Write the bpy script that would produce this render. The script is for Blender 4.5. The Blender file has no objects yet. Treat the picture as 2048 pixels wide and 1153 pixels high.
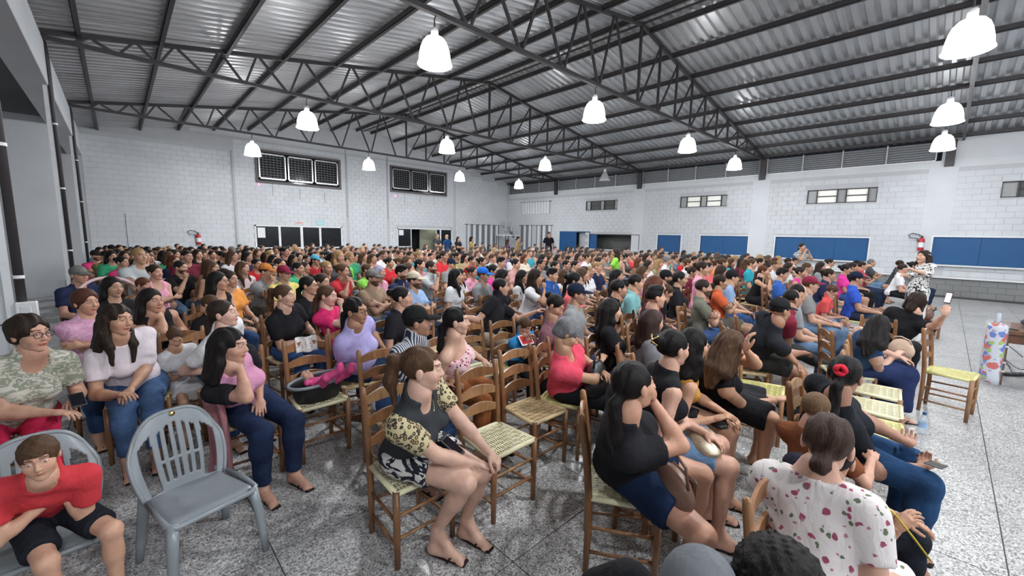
import bpy, math, random
import numpy as np
from math import sin, cos, pi, radians
from mathutils import Matrix, Vector
random.seed(7); RNG = np.random.default_rng(7)
S = bpy.context.scene
COL = S.collection

# ------------------------------------------------------------------ camera
cam_d = bpy.data.cameras.new('camera')
cam_d.sensor_width = 36.0
cam_d.lens = 36.0 * 823.45 / 2048.0
cam_d.clip_start = 0.05
cam = bpy.data.objects.new('camera', cam_d); COL.objects.link(cam)
_y, _p, _r = radians(43.694), radians(7.478), radians(1.092)
_f = Vector((sin(_y)*cos(_p), cos(_y)*cos(_p), -sin(_p)))
_rt = Vector((cos(_y), -sin(_y), 0)); _u = _rt.cross(_f)
_r2 = _rt*cos(_r) + _u*sin(_r); _u2 = -_rt*sin(_r) + _u*cos(_r)
cam.matrix_world = Matrix(((_r2.x,_u2.x,-_f.x,0),(_r2.y,_u2.y,-_f.y,0),(_r2.z,_u2.z,-_f.z,1.9),(0,0,0,1)))
S.camera = cam

# ------------------------------------------------------------------ world, exposure
w = bpy.data.worlds.new('night'); S.world = w; w.use_nodes = True
w.node_tree.nodes['Background'].inputs[0].default_value = (0.25, 0.3, 0.4, 1)
w.node_tree.nodes['Background'].inputs[1].default_value = 0.03
S.view_settings.view_transform = 'Standard'
try: S.view_settings.look = 'None'
except Exception: pass
S.view_settings.gamma = 1.0
S.view_settings.use_curve_mapping = False
S.view_settings.exposure = 0.45
LAMP_W = 300.0
LAMPS_LIT = [(3.95,6.05),(8.35,6.05),(13.3,6.0),(17.8,6.1),(3.9,12.1),(8.3,12.0),(13.2,11.95),
             (3.85,18.0),(8.25,17.9),(13.1,17.8),(17.4,17.8),(8.95,0.1),(13.9,0.3),(17.8,0.4),(3.9,0.0)]
LAMPS_OFF = [(17.65,12.0)]
for i, (x, y) in enumerate(LAMPS_LIT + [(3.9,-5.2),(8.9,-5.2),(13.9,-5.2),(-.1,-3.0)]):  # extra points listed here are invented fill lights out of view, without a lamp
    ld = bpy.data.lights.new('pendant_or_fill_light', 'POINT'); ld.energy = LAMP_W*(.5 if x > 17 else .62 if (y < 1 and x > 5) else .85 if x > 12 else 1); ld.color = (0.94, 0.97, 1.0)
    ld.shadow_soft_size = 0.14
    lo = bpy.data.objects.new('pendant_or_fill_light', ld); lo.location = (x, y, 4.62); COL.objects.link(lo)

# ------------------------------------------------------------------ helpers
def tag(o, label=None, cat=None, group=None, kind=None):
    if label: o['label'] = label
    if cat: o['category'] = cat
    if group: o['group'] = group
    if kind: o['kind'] = kind
    return o

def link(name, me, mat=None, parent=None, color=None, loc=None, mw=None):
    o = bpy.data.objects.new(name, me); COL.objects.link(o)
    if mat is not None and me is not None and len(me.materials) == 0: me.materials.append(mat)
    if parent is not None: o.parent = parent
    if color is not None: o.color = (*color[:3], 1)
    if loc is not None: o.location = loc
    if mw is not None: o.matrix_local = mw
    return o

def empty(name, loc=(0,0,0), rz=0.0):
    o = bpy.data.objects.new(name, None); o.empty_display_size = 0.1
    o.location = loc; o.rotation_euler = (0,0,rz); COL.objects.link(o); return o

def mesh_np(name, V, Fq, smooth=True, uv=None):
    """V (n,3) float, Fq (m,k) int, k = 3 or 4"""
    me = bpy.data.meshes.new(name)
    V = np.asarray(V, np.float32); Fq = np.asarray(Fq, np.int32); k = Fq.shape[1]
    me.vertices.add(len(V)); me.vertices.foreach_set('co', V.ravel())
    me.loops.add(Fq.size); me.loops.foreach_set('vertex_index', Fq.ravel())
    me.polygons.add(len(Fq))
    me.polygons.foreach_set('loop_start', np.arange(0, Fq.size, k, dtype=np.int32))
    me.polygons.foreach_set('loop_total', np.full(len(Fq), k, np.int32))
    me.update(calc_edges=True)
    if smooth: me.polygons.foreach_set('use_smooth', np.ones(len(Fq), bool))
    return me

class MB:
    """collects boxes, tubes, lathes and patches into one mesh"""
    def __init__(s): s.v = []; s.f = []; s.n = 0; s.sm = []
    def add(s, v, f, smooth=False):
        s.v.extend([tuple(p) for p in v]); s.f.extend([tuple(i + s.n for i in q) for q in f])
        s.sm.extend([smooth]*len(f)); s.n += len(v); return s
    def box(s, a, b, bev=0.0):
        x0,y0,z0 = a; x1,y1,z1 = b
        if bev <= 0:
            v = [(x0,y0,z0),(x1,y0,z0),(x1,y1,z0),(x0,y1,z0),(x0,y0,z1),(x1,y0,z1),(x1,y1,z1),(x0,y1,z1)]
            f = [(0,3,2,1),(4,5,6,7),(0,1,5,4),(1,2,6,5),(2,3,7,6),(3,0,4,7)]
            return s.add(v, f)
        c = bev
        pts = []
        for z, i in ((z0,c),(z0+c,0),(z1-c,0),(z1,c)):
            pts.append([(x0+c+i*0,y0+i,z),(x1-c,y0+i,z),(x1-i,y0+c,z),(x1-i,y1-c,z),(x1-c,y1-i,z),(x0+c,y1-i,z),(x0+i,y1-c,z),(x0+i,y0+c,z)])
        v = [p for r in pts for p in r]; f = [tuple(range(7,-1,-1)), tuple(range(24,32))]
        for r in range(3):
            for j in range(8):
                k = (j+1) % 8; f.append((r*8+j, r*8+k, r*8+8+k, r*8+8+j))
        return s.add(v, f)
    def tube(s, pts, r, n=8, cap=True, smooth=True, flat=None):
        pts = [Vector(p) for p in pts]; rs = r if hasattr(r, '__len__') else [r]*len(pts)
        v = []; f = []; up = Vector((0,0,1)); prev = None
        for i, p in enumerate(pts):
            d = (pts[min(i+1,len(pts)-1)] - pts[max(i-1,0)]).normalized()
            if prev is None:
                a = d.cross(up)
                if a.length < 1e-3: a = d.cross(Vector((1,0,0)))
                a.normalize()
            else:
                a = (prev - d*prev.dot(d)).normalized()
            prev = a; b = d.cross(a)
            for j in range(n):
                t = 2*pi*j/n
                v.append(p + a*(cos(t)*rs[i]) + b*(sin(t)*rs[i]*(flat or 1)))
        for i in range(len(pts)-1):
            for j in range(n):
                k = (j+1) % n
                f.append((i*n+j, i*n+k, (i+1)*n+k, (i+1)*n+j))
        if cap: f.append(tuple(range(n-1,-1,-1))); f.append(tuple((len(pts)-1)*n + j for j in range(n)))
        return s.add([tuple(p) for p in v], f, smooth)
    def bar(s, a, b, w, h, up=(0,0,1)):
        a = Vector(a); b = Vector(b); d = (b-a).normalized(); up = Vector(up)
        x = d.cross(up)
        if x.length < 1e-3: x = d.cross(Vector((1,0,0)))
        x.normalize(); y = x.cross(d)
        v = []
        for p in (a, b):
            for sx, sy in ((-1,-1),(1,-1),(1,1),(-1,1)): v.append(p + x*(sx*w/2) + y*(sy*h/2))
        return s.add([tuple(p) for p in v], [(0,1,2,3),(7,6,5,4),(0,4,5,1),(1,5,6,2),(2,6,7,3),(3,7,4,0)])
    def lathe(s, prof, n=20, c=(0,0,0), smooth=True):
        v = []; f = []
        for r, z in prof:
            for j in range(n): v.append((c[0]+r*cos(2*pi*j/n), c[1]+r*sin(2*pi*j/n), c[2]+z))
        for i in range(len(prof)-1):
            for j in range(n):
                k = (j+1) % n; f.append((i*n+j, i*n+k, (i+1)*n+k, (i+1)*n+j))
        return s.add(v, f, smooth)
    def grid(s, fn, nu, nv, smooth=True, hole=None):
        v = [tuple(fn(i/nu, j/nv)) for i in range(nu+1) for j in range(nv+1)]; f = []
        for i in range(nu):
            for j in range(nv):
                if hole and hole((i+.5)/nu, (j+.5)/nv): continue
                f.append((i*(nv+1)+j, (i+1)*(nv+1)+j, (i+1)*(nv+1)+j+1, i*(nv+1)+j+1))
        return s.add(v, f, smooth)
    def mesh(s, name):
        me = bpy.data.meshes.new(name); me.from_pydata(s.v, [], s.f); me.update()
        me.polygons.foreach_set('use_smooth', s.sm); return me
    def obj(s, name, mat, parent=None, color=None, loc=None):
        return link(name, s.mesh(name), mat, parent, color, loc)

def solidify(o, t, off=0.0, sub=0):
    m = o.modifiers.new('thickness', 'SOLIDIFY'); m.thickness = t; m.offset = off
    if sub:
        m2 = o.modifiers.new('smooth', 'SUBSURF'); m2.levels = sub; m2.render_levels = sub
    return o

# ------------------------------------------------------------------ materials
def newmat(name):
    m = bpy.data.materials.new(name); m.use_nodes = True
    nt = m.node_tree; return m, nt, nt.nodes['Principled BSDF']
def N(nt, t, **kw):
    n = nt.nodes.new(t)
    for k, v in kw.items(): setattr(n, k, v)
    return n
def mixrgb(nt, a, b, fac, mode='MIX'):
    n = N(nt, 'ShaderNodeMix', data_type='RGBA', blend_type=mode)
    for s_, val in ((6, a), (7, b), (0, fac)):
        if hasattr(val, 'is_linked') or isinstance(val, bpy.types.NodeSocket): nt.links.new(val, n.inputs[s_])
        else: n.inputs[s_].default_value = val if s_ == 0 else (*val[:3], 1)
    return n.outputs[2]
def coords(nt, scale=(1,1,1), src='Object'):
    c = N(nt, 'ShaderNodeTexCoord'); m = N(nt, 'ShaderNodeMapping'); m.inputs['Scale'].default_value = scale
    nt.links.new(c.outputs[src], m.inputs[0]); return m.outputs[0]
def noise(nt, vec, scale, detail=3, rough=.5, dist=0):
    n = N(nt, 'ShaderNodeTexNoise'); n.inputs['Scale'].default_value = scale; n.inputs['Detail'].default_value = detail
    n.inputs['Roughness'].default_value = rough; n.inputs['Distortion'].default_value = dist
    if vec is not None: nt.links.new(vec, n.inputs['Vector'])
    return n.outputs[0]
def ramp(nt, fac, stops, const=False):
    n = N(nt, 'ShaderNodeValToRGB'); cr = n.color_ramp
    if const: cr.interpolation = 'CONSTANT'
    while len(cr.elements) < len(stops): cr.elements.new(.5)
    for e, (p, c) in zip(cr.elements, stops):
        e.position = p; e.color = (*c[:3], 1) if hasattr(c, '__len__') else (c, c, c, 1)
    nt.links.new(fac, n.inputs[0]); return n.outputs[0]
def bump(nt, bsdf, h, strength=.3, dist=.01):
    b = N(nt, 'ShaderNodeBump'); b.inputs['Strength'].default_value = strength; b.inputs['Distance'].default_value = dist
    nt.links.new(h, b.inputs['Height']); nt.links.new(b.outputs[0], bsdf.inputs['Normal'])
def objcol(nt):
    return N(nt, 'ShaderNodeObjectInfo').outputs['Color']

def plain(name, col, rough=.6, metal=0.0, var=.12, sc=8, bmp=.1, bd=.003, bsc=None, spec=.5):
    m, nt, b = newmat(name); v = coords(nt)
    n = noise(nt, v, sc, 4)
    c = mixrgb(nt, [x*(1-var) for x in col], [min(1, x*(1+var)) for x in col], n)
    nt.links.new(c, b.inputs['Base Color']); b.inputs['Roughness'].default_value = rough; b.inputs['Metallic'].default_value = metal
    b.inputs['Specular IOR Level'].default_value = spec
    if bmp: bump(nt, b, noise(nt, v, bsc or sc*6, 3), bmp, bd)
    return m
def emit(name, col, s):
    m, nt, b = newmat(name); b.inputs['Emission Color'].default_value = (*col, 1); b.inputs['Emission Strength'].default_value = s
    b.inputs['Base Color'].default_value = (*col, 1); return m

def m_cloth():
    m, nt, b = newmat('woven_cloth'); v = coords(nt); c = objcol(nt)
    n = noise(nt, v, 9, 3); c2 = mixrgb(nt, c, (1,1,1), 0.0)
    f = ramp(nt, n, [(.25, .86), (.75, 1.08)])
    nt.links.new(mixrgb(nt, c, f, 1.0, 'MULTIPLY'), b.inputs['Base Color'])
    b.inputs['Roughness'].default_value = .9; b.inputs['Specular IOR Level'].default_value = .15
    v2 = coords(nt, (1, 1, .55)); bump(nt, b, noise(nt, v2, 14, 3, .55, .8), .55, .02)
    return m
def m_denim():
    m, nt, b = newmat('denim'); v = coords(nt); c = objcol(nt)
    f = ramp(nt, noise(nt, v, 7, 4), [(.3, .72), (.7, 1.35)])
    nt.links.new(mixrgb(nt, c, f, 1.0, 'MULTIPLY'), b.inputs['Base Color']); b.inputs['Roughness'].default_value = .9
    b.inputs['Specular IOR Level'].default_value = .1
    bump(nt, b, noise(nt, v, 18, 4, .6, .6), .5, .015); return m
def m_skin():
    m, nt, b = newmat('skin'); c = objcol(nt)
    a = N(nt, 'ShaderNodeAttribute', attribute_name='tint')
    v = coords(nt); f = ramp(nt, noise(nt, v, 25, 4), [(.3, (.93,.9,.88)), (.7, (1.05,1.04,1.03))])
    k = mixrgb(nt, c, a.outputs['Color'], 1.0, 'MULTIPLY'); k = mixrgb(nt, k, f, 1.0, 'MULTIPLY')
    nt.links.new(k, b.inputs['Base Color']); b.inputs['Roughness'].default_value = .48
    b.inputs['Specular IOR Level'].default_value = .4
    bump(nt, b, noise(nt, v, 180, 2), .12, .002)
    return m
def m_hair():
    m, nt, b = newmat('hair'); c = objcol(nt); v = coords(nt, (1, 1, .09))
    n = noise(nt, v, 160, 3, .6); n2 = noise(nt, coords(nt, (1,1,.2)), 22, 2)
    f = ramp(nt, n, [(.3, .5), (.72, 1.4)])
    nt.links.new(mixrgb(nt, c, f, 1.0, 'MULTIPLY'), b.inputs['Base Color'])
    b.inputs['Roughness'].default_value = .5; b.inputs['Specular IOR Level'].default_value = .12
    ad = N(nt, 'ShaderNodeMath', operation='ADD'); nt.links.new(n, ad.inputs[0]); nt.links.new(n2, ad.inputs[1])
    bump(nt, b, ad.outputs[0], .7, .006); return m
def m_spots(name, base, cols, scale=22, thr=.28, dark=None):
    """flower print: scattered voronoi blobs in a few colours over a base"""
    m, nt, b = newmat(name); v = coords(nt)
    wv = N(nt, 'ShaderNodeVectorMath', operation='ADD'); nn = N(nt, 'ShaderNodeTexNoise'); nn.inputs['Scale'].default_value = 30
    nt.links.new(v, nn.inputs['Vector']); sc = N(nt, 'ShaderNodeVectorMath', operation='SCALE'); sc.inputs['Scale'].default_value = .03
    nt.links.new(nn.outputs['Color'], sc.inputs[0]); nt.links.new(v, wv.inputs[0]); nt.links.new(sc.outputs[0], wv.inputs[1])
    c = None
    for i, col in enumerate(cols):
        vo = N(nt, 'ShaderNodeTexVoronoi'); vo.inputs['Scale'].default_value = scale*(1+.23*i)
        nt.links.new(wv.outputs[0], vo.inputs['Vector'])
        f = ramp(nt, vo.outputs['Distance'], [(0, 1), (thr*(1-.12*i), 1), (thr*(1-.12*i)+.03, 0)])
        c = mixrgb(nt, base if c is None else c, col, f)
    nt.links.new(c, b.inputs['Base Color']); b.inputs['Roughness'].default_value = .85; b.inputs['Specular IOR Level'].default_value = .15
    bump(nt, b, noise(nt, coords(nt, (1,1,.5)), 14, 3, .5, .8), .55, .02); return m
def m_patch(name, stops, scale=9, sc3=(1,1,1), dist=1.5, detail=2, rough=.85, const=True):
    m, nt, b = newmat(name); v = coords(nt, sc3)
    c = ramp(nt, noise(nt, v, scale, detail, .5, dist), stops, const)
    nt.links.new(c, b.inputs['Base Color']); b.inputs['Roughness'].default_value = rough; b.inputs['Specular IOR Level'].default_value = .15
    bump(nt, b, noise(nt, coords(nt, (1,1,.5)), 14, 3, .5, .8), .55, .02); return m
def m_stripe(name, a, c2, scale, axis='X', dist=.5, thr=.5):
    m, nt, b = newmat(name); wv = N(nt, 'ShaderNodeTexWave', bands_direction=axis); wv.inputs['Scale'].default_value = scale
    wv.inputs['Distortion'].default_value = dist; nt.links.new(coords(nt), wv.inputs['Vector'])
    c = ramp(nt, wv.outputs['Fac'], [(0, a), (thr, c2)], True)
    nt.links.new(c, b.inputs['Base Color']); b.inputs['Roughness'].default_value = .85; b.inputs['Specular IOR Level'].default_value = .15
    bump(nt, b, noise(nt, coords(nt, (1,1,.5)), 14, 3, .5, .8), .5, .02); return m
def m_leopard():
    m, nt, b = newmat('leopard_print'); v = coords(nt)
    vo = N(nt, 'ShaderNodeTexVoronoi'); vo.inputs['Scale'].default_value = 46; nt.links.new(v, vo.inputs['Vector'])
    c = ramp(nt, vo.outputs['Distance'], [(0, (.40,.26,.11)), (.25, (.025,.02,.015)), (.50, (.46,.39,.22)), (1, (.50,.44,.26))], True)
    nt.links.new(c, b.inputs['Base Color']); b.inputs['Roughness'].default_value = .8; return m
def m_wood(name, a, c2, rough=.38):
    m, nt, b = newmat(name); v = coords(nt, (1,1,.12))
    n = noise(nt, v, 45, 5, .6, .4); n2 = noise(nt, coords(nt), 5, 2)
    oi = N(nt, 'ShaderNodeObjectInfo')
    c = mixrgb(nt, a, c2, ramp(nt, n, [(.3,0),(.7,1)])); f = ramp(nt, n2, [(.3,.75),(.7,1.15)])
    c = mixrgb(nt, c, f, 1.0, 'MULTIPLY')
    r = ramp(nt, oi.outputs['Random'], [(0,(.62,.56,.5)),(.5,(1,.92,.85)),(1,(1.15,1.25,1.3))])
    c = mixrgb(nt, c, r, 1.0, 'MULTIPLY')
    nt.links.new(c, b.inputs['Base Color']); b.inputs['Roughness'].default_value = rough; bump(nt, b, n, .15, .002); return m
def m_floor():
    m, nt, b = newmat('polished_terrazzo'); v = coords(nt, src='Generated'); 
    g = N(nt, 'ShaderNodeNewGeometry').outputs['Position']
    vo = N(nt, 'ShaderNodeTexVoronoi'); vo.inputs['Scale'].default_value = 120; nt.links.new(g, vo.inputs['Vector'])
    sp = N(nt, 'ShaderNodeSeparateColor'); nt.links.new(vo.outputs['Color'], sp.inputs[0])
    c = ramp(nt, sp.outputs[0], [(0,(.10,.10,.10)),(.14,(.22,.22,.22)),(.38,(.34,.337,.33)),(.72,(.46,.455,.445)),(.93,(.6,.59,.57))], True)
    n = noise(nt, g, .9, 4); c = mixrgb(nt, c, ramp(nt, n, [(.3,1.05),(.7,1.3)]), 1.0, 'MULTIPLY')
    oi = N(nt, 'ShaderNodeObjectInfo'); c = mixrgb(nt, c, ramp(nt, oi.outputs['Random'], [(0,.95),(1,1.04)]), 1.0, 'MULTIPLY')
    nt.links.new(c, b.inputs['Base Color'])
    nt.links.new(ramp(nt, noise(nt, g, 3, 4), [(.3,.30),(.7,.46)]), b.inputs['Roughness']); return m
def m_paint(name, col, dirt=.08):
    m, nt, b = newmat(name); g = N(nt, 'ShaderNodeNewGeometry').outputs['Position']
    n = noise(nt, g, .8, 5, .6); n2 = noise(nt, g, 14, 3)
    c = mixrgb(nt, [x*(1-dirt) for x in col], col, ramp(nt, n, [(.35,0),(.6,1)]))
    oi = N(nt, 'ShaderNodeObjectInfo'); c = mixrgb(nt, c, ramp(nt, oi.outputs['Random'], [(0,.94),(1,1.0)]), 1.0, 'MULTIPLY')
    nt.links.new(c, b.inputs['Base Color']); b.inputs['Roughness'].default_value = .55; bump(nt, b, n2, .25, .004); return m
def m_sheet():
    m, nt, b = newmat('galvanised_roof_sheet'); g = N(nt, 'ShaderNodeNewGeometry').outputs['Position']
    c = ramp(nt, noise(nt, g, .9, 3, .5), [(.3,(.47,.485,.50)),(.5,(.56,.575,.59)),(.75,(.64,.655,.67))])
    oi = N(nt, 'ShaderNodeObjectInfo'); c = mixrgb(nt, c, ramp(nt, oi.outputs['Random'], [(0,.85),(1,1.05)]), 1.0, 'MULTIPLY')
    nt.links.new(c, b.inputs['Base Color']); b.inputs['Metallic'].default_value = .55
    nt.links.new(ramp(nt, noise(nt, g, 1.5, 2), [(.3,.28),(.7,.42)]), b.inputs['Roughness']); return m

M = dict(cloth=m_cloth(), denim=m_denim(), skin=m_skin(), hair=m_hair(),
  eyew=plain('eye_white', (.78,.76,.74), .25, var=.02, bmp=0), iris=plain('iris', (.03,.018,.012), .15, var=.05, bmp=0),
  lips=plain('lips', (.42,.14,.13), .4, bmp=0),
  wood=m_wood('varnished_wood', (.21,.095,.042), (.33,.175,.082)), darkwood=m_wood('dark_wood', (.10,.045,.025), (.16,.075,.04)),
  cordc=plain('cream_cord', (.72,.68,.45), .45, var=.1, sc=30), cordy=plain('yellow_cord', (.64,.60,.25), .45, var=.1, sc=30),
  cords=plain('straw_cord', (.66,.50,.28), .6, var=.15, sc=30),
  plastic=plain('grey_plastic', (.23,.255,.275), .27, var=.06, sc=5, bmp=.12, bd=.002, bsc=120),
  floor=m_floor(), grout=plain('floor_joint', (.09,.09,.09), .8), white=m_paint('white_wall_paint', (.62,.64,.665)),
  mortar=m_paint('white_mortar', (.50,.515,.535)), greyp=m_paint('grey_dado_paint', (.23,.235,.235)), greym=m_paint('grey_dado_mortar', (.12,.12,.12)),
  sheet=m_sheet(), steel=plain('dark_steel', (.055,.05,.052), .5, .3, var=.25, sc=3), grille=plain('dark_bars', (.13,.13,.135), .5, .4), louv=plain('louvre_metal', (.50,.51,.53), .4, .2),
  frame_dark=plain('brown_frame', (.10,.085,.085), .5), frame_white=plain('white_frame', (.72,.73,.74), .4),
  alu=plain('aluminium', (.75,.76,.78), .25, .9, var=.05), blue=plain('blue_shutter', (.003,.072,.21), .55, var=.12, sc=3, bmp=.1),
  black=plain('black_plastic', (.012,.012,.014), .4), blackc=plain('black_leather', (.015,.015,.018), .38, bmp=.3, bd=.004),
  red=plain('red_paint', (.45,.02,.03), .35), whitep=plain('white_plastic', (.75,.75,.76), .4, var=.03),
  night=plain('night_glass', (.012,.014,.016), .12, var=.3, sc=2, bmp=0), room=plain('dim_room', (.10,.105,.10), .8),
  concrete=m_paint('concrete', (.33,.32,.31), .2), brownl=plain('brown_leather', (.16,.085,.06), .38, bmp=.4, bd=.005),
  gold=plain('gold_leather', (.55,.47,.34), .28, .75, var=.25, sc=40, bmp=.5, bd=.004), goldm=plain('gold', (.8,.6,.25), .25, 1),
  beige=plain('beige_leather', (.52,.36,.26), .45, bmp=.3), clear=None)
def m_glassy(name, col, alpha):
    m, nt, b = newmat(name); b.inputs['Base Color'].default_value = (*col,1); b.inputs['Roughness'].default_value = .06
    b.inputs['Alpha'].default_value = alpha; return m
M['clear'] = m_glassy('clear_plastic', (.75,.85,.95), .35)
M['lampglass'] = emit('lit_lamp_shade', (1,1,1), 6.0)
M['lampcore'] = emit('lit_lamp_bulb', (1,1,1), 20.0)
M['offglass'] = m_glassy('unlit_lamp_glass', (.6,.6,.6), .5)
# ================================================================== the hall
XR, YB, XL, YN, RX = 21.07, 22.57, -0.75, -6.5, 10.16
def roof_z(x): return 7.36 - (RX-x)*.172 if x < RX else 7.36 - (x-RX)*.172
# floor: slabs of one metre with open joints
flo = MB().box((-4.5, YN, -.25), (XR, YB, -.006)).obj('floor', M['grout']); tag(flo, 'grey speckled terrazzo floor slabs', kind='structure')
sl = MB().box((-.497,-.497,-.004), (.497,.497,0), .0015); sl_me = sl.mesh('floor_slab')
big = MB(); ns = 0
for ix in range(-4, 22):
    for iy in range(-6, 23):
        x = ix + .03; y = iy + .05
        if x + .5 > XR or y + .5 > YB: continue
        if -1 <= ix and iy < 9 and ns < 296 and iy >= -4:
            link('slab', sl_me, M['floor'], flo, loc=(x, y, 0)); ns += 1
        else: big.box((x-.497,y-.497,-.004), (x+.497,y+.497,0))
o = big.obj('far_slabs', M['floor'], flo); tag(o, kind='stuff')

def brick_wall(name, axis, pos, u0, u1, z0, zt, holes, matb, matm, parent=None, face=-1, near=0.0, quota=150, bw=.40, bh=.20, base=None):
    """painted block wall. axis 'x': the wall lies in the plane y=pos and u is x; 'y': plane x=pos and u is y"""
    P = parent
    if P is None:
        P = base
    proud = .014
    one = MB()
    cells = []
    nrow = int((max(zt(u0), zt(u1), zt((u0+u1)/2)) - z0)/bh) + 1
    for r in range(nrow):
        za, zb = z0 + r*bh + .007, z0 + (r+1)*bh - .007
        u = u0 - (bw/2 if r % 2 else 0)
        while u < u1:
            a, b = max(u+.007, u0), min(u+bw-.007, u1); u += bw
            if b - a < .05: continue
            if zb > zt((a+b)/2) : continue
            bad = False
            for (h0, h1, k0, k1) in holes:
                if b > h0 and a < h1 and zb > k0 and za < k1:
                    bad = True
                    if a < h0 - .08 and za < k1 and zb > k0: cells.append((a, h0-.005, za, zb)) 
                    elif b > h1 + .08: cells.append((h1+.005, b, za, zb))
                    break
            if not bad: cells.append((a, b, za, zb))
    full = [c for c in cells if abs((c[1]-c[0]) - (bw-.014)) < .004]
    part = [c for c in cells if abs((c[1]-c[0]) - (bw-.014)) >= .004]
    full.sort(key=lambda c: abs((c[0]+c[1])/2 - near))
    if axis == 'x': bm_ = MB().box((-(bw-.014)/2, -proud, -(bh-.014)/2), ((bw-.014)/2, .004, (bh-.014)/2))
    else: bm_ = MB().box((-proud, -(bw-.014)/2, -(bh-.014)/2), (.004, (bw-.014)/2, (bh-.014)/2))
    bme = bm_.mesh('brick')
    for k, (a, b, za, zb) in enumerate(full[:quota]):
        c = (a+b)/2; z = (za+zb)/2; j = RNG.uniform(0, .004)
        link('brick', bme, matb, P, loc=((c, pos+j, z) if axis == 'x' else (pos+j, c, z)))
    rest = MB()
    for (a, b, za, zb) in full[quota:] + part:
        j = RNG.uniform(0, .004)
        if axis == 'x': rest.box((a, pos-proud+j, za), (b, pos+.004, zb))
        else: rest.box((pos-proud+j, a, za), (pos+.004, b, zb))
    if rest.n: o = rest.obj('brickwork', matb, P); tag(o, kind='stuff')

# ---- back wall with openings (built as slabs round the holes)
def slab_wall(name, axis, pos, th, u0, u1, z0, z1f, holes, mat, label):
    mb = MB(); us = sorted(set([u0, u1, RX if axis == 'x' else u0] + [h for H in holes for h in H[:2]]))
    us = [u for u in us if u0 <= u <= u1]
    for a, b in zip(us[:-1], us[1:]):
        if b - a < 1e-4: continue
        hs = sorted([(H[2], H[3]) for H in holes if H[0] < (a+b)/2 < H[1]])
        z = z0
        for (k0, k1) in hs:
            if k0 > z: mb.box(*(((a,pos,z),(b,pos+th,k0)) if axis == 'x' else ((pos,a,z),(pos+th,b,k0))))
            z = k1
        za, zb = z1f(a), z1f(b)
        if axis == 'x':
            v = [(a,pos,z),(b,pos,z),(b,pos+th,z),(a,pos+th,z),(a,pos,za),(b,pos,zb),(b,pos+th,zb),(a,pos+th,za)]
        else:
            v = [(pos,a,z),(pos+th,a,z),(pos+th,b,z),(pos,b,z),(pos,a,za),(pos+th,a,za),(pos+th,b,zb),(pos,b,zb)]
        mb.add(v, [(0,3,2,1),(4,5,6,7),(0,1,5,4),(1,2,6,5),(2,3,7,6),(3,0,4,7)])
    o = mb.obj(name, mat); tag(o, label, kind='structure'); return o
HB = [(4.9,8.8,4.1,5.6),(11.65,15.57,4.22,5.68),(4.72,8.8,.02,2.1),(12.05,15.98,.02,2.14)]
wb = slab_wall('wall_back', 'x', YB, .2, XL-4, XR, 0, lambda x: roof_z(max(x,XL))+.05, HB, M['mortar'], 'white painted block gable wall at the far end')
brick_wall('wall_back', 'x', YB, XL, 3.9, .1, lambda x: 5.3, HB, M['white'], M['mortar'], wb, near=2.5, quota=75)
brick_wall('wall_back', 'x', YB, 4.05, 9.05, .1, lambda x: 5.95, HB, M['white'], M['mortar'], wb, near=6.7, quota=75)
brick_wall('wall_back', 'x', YB, 9.2, 11.4, .1, lambda x: 5.95, HB, M['white'], M['mortar'], wb, near=10, quota=60)
brick_wall('wall_back', 'x', YB, 11.55, 16.1, .1, lambda x: 5.9, HB, M['white'], M['mortar'], wb, near=12, quota=40)
brick_wall('wall_back', 'x', YB, 16.3, XR, .1, lambda x: roof_z(x)-.2, HB, M['white'], M['mortar'], wb, near=17, quota=40)
# smooth concrete gable band above
mb = MB()
for a, b in ((XL, RX), (RX, XR)):
    lo = 5.98
    pts = []
    n = 10
    for i in range(n):
        x0 = a+(b-a)*i/n; x1 = a+(b-a)*(i+1)/n
        z0, z1 = roof_z(x0)+.04, roof_z(x1)+.04
        if min(z0,z1) <= lo+.03: continue
        mb.add([(x0,YB-.016,lo),(x1,YB-.016,lo),(x1,YB-.016,z1),(x0,YB-.016,z0)], [(0,1,2,3)])
mb.obj('gable_render', M['white'], wb)

# ---- right wall
HR = [(13.35,15.6,3.42,3.98),(7.42,9.68,3.40,3.95),(2.04,4.26,3.38,3.94),(-3.4,-1.03,3.38,3.9),
      (11.85,15.2,1.1,2.0),(15.2,17.6,.02,2.12),(9.5,10.77,1.12,2.0),(6.35,8.5,1.12,2.0),(2.1,5.25,1.10,2.0),(-4.2,.36,1.12,2.08)]
wr = slab_wall('wall_right', 'y', XR, .2, YN, YB, 0, lambda y: 4.70, HR, M['mortar'], 'long white painted block wall with blue serving hatches')
for a, b, q in ((12.0+.35,YB,40),(6.35,11.65,60),(.72,5.65,120),(-5.8,-.0,60)):
    aa, bb = a, b
    brick_wall('wall_right', 'y', XR, aa, bb, .72, lambda y: 4.45, HR, M['white'], M['mortar'], wr, near=aa, quota=q)
brick_wall('wall_right', 'y', XR, YN, YB, .02, lambda y: .63, [(15.2,17.6,.0,2.12)], M['greyp'], M['greym'], wr, near=-1.5, quota=18)
mb = MB()
for y0, y1 in ((11.65,12.35),(5.65,6.35),(.36,.72),(-.0,.36)):   # smooth concrete piers and ring beam
    mb.box((XR-.018, y0, .72), (XR, y1, 4.5)) if not (y0 < .36 < y1 + 1e-6 and y0 < .1) else mb.box((XR-.018, y0, 2.08), (XR, y1, 4.5))
mb.box((XR-.02, YN, 4.46), (XR, YB, 4.72)); mb.obj('ring_beam', M['white'], wr)
MB().box((XR-.10, YN, .64), (XR, 11.8, .70)).obj('dado_ledge', M['whitep'], wr)
MB().box((XR-.004, YN, 0), (XR+.001, YB, .64)).obj('dado_joints', M['greym'], wr)
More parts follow.
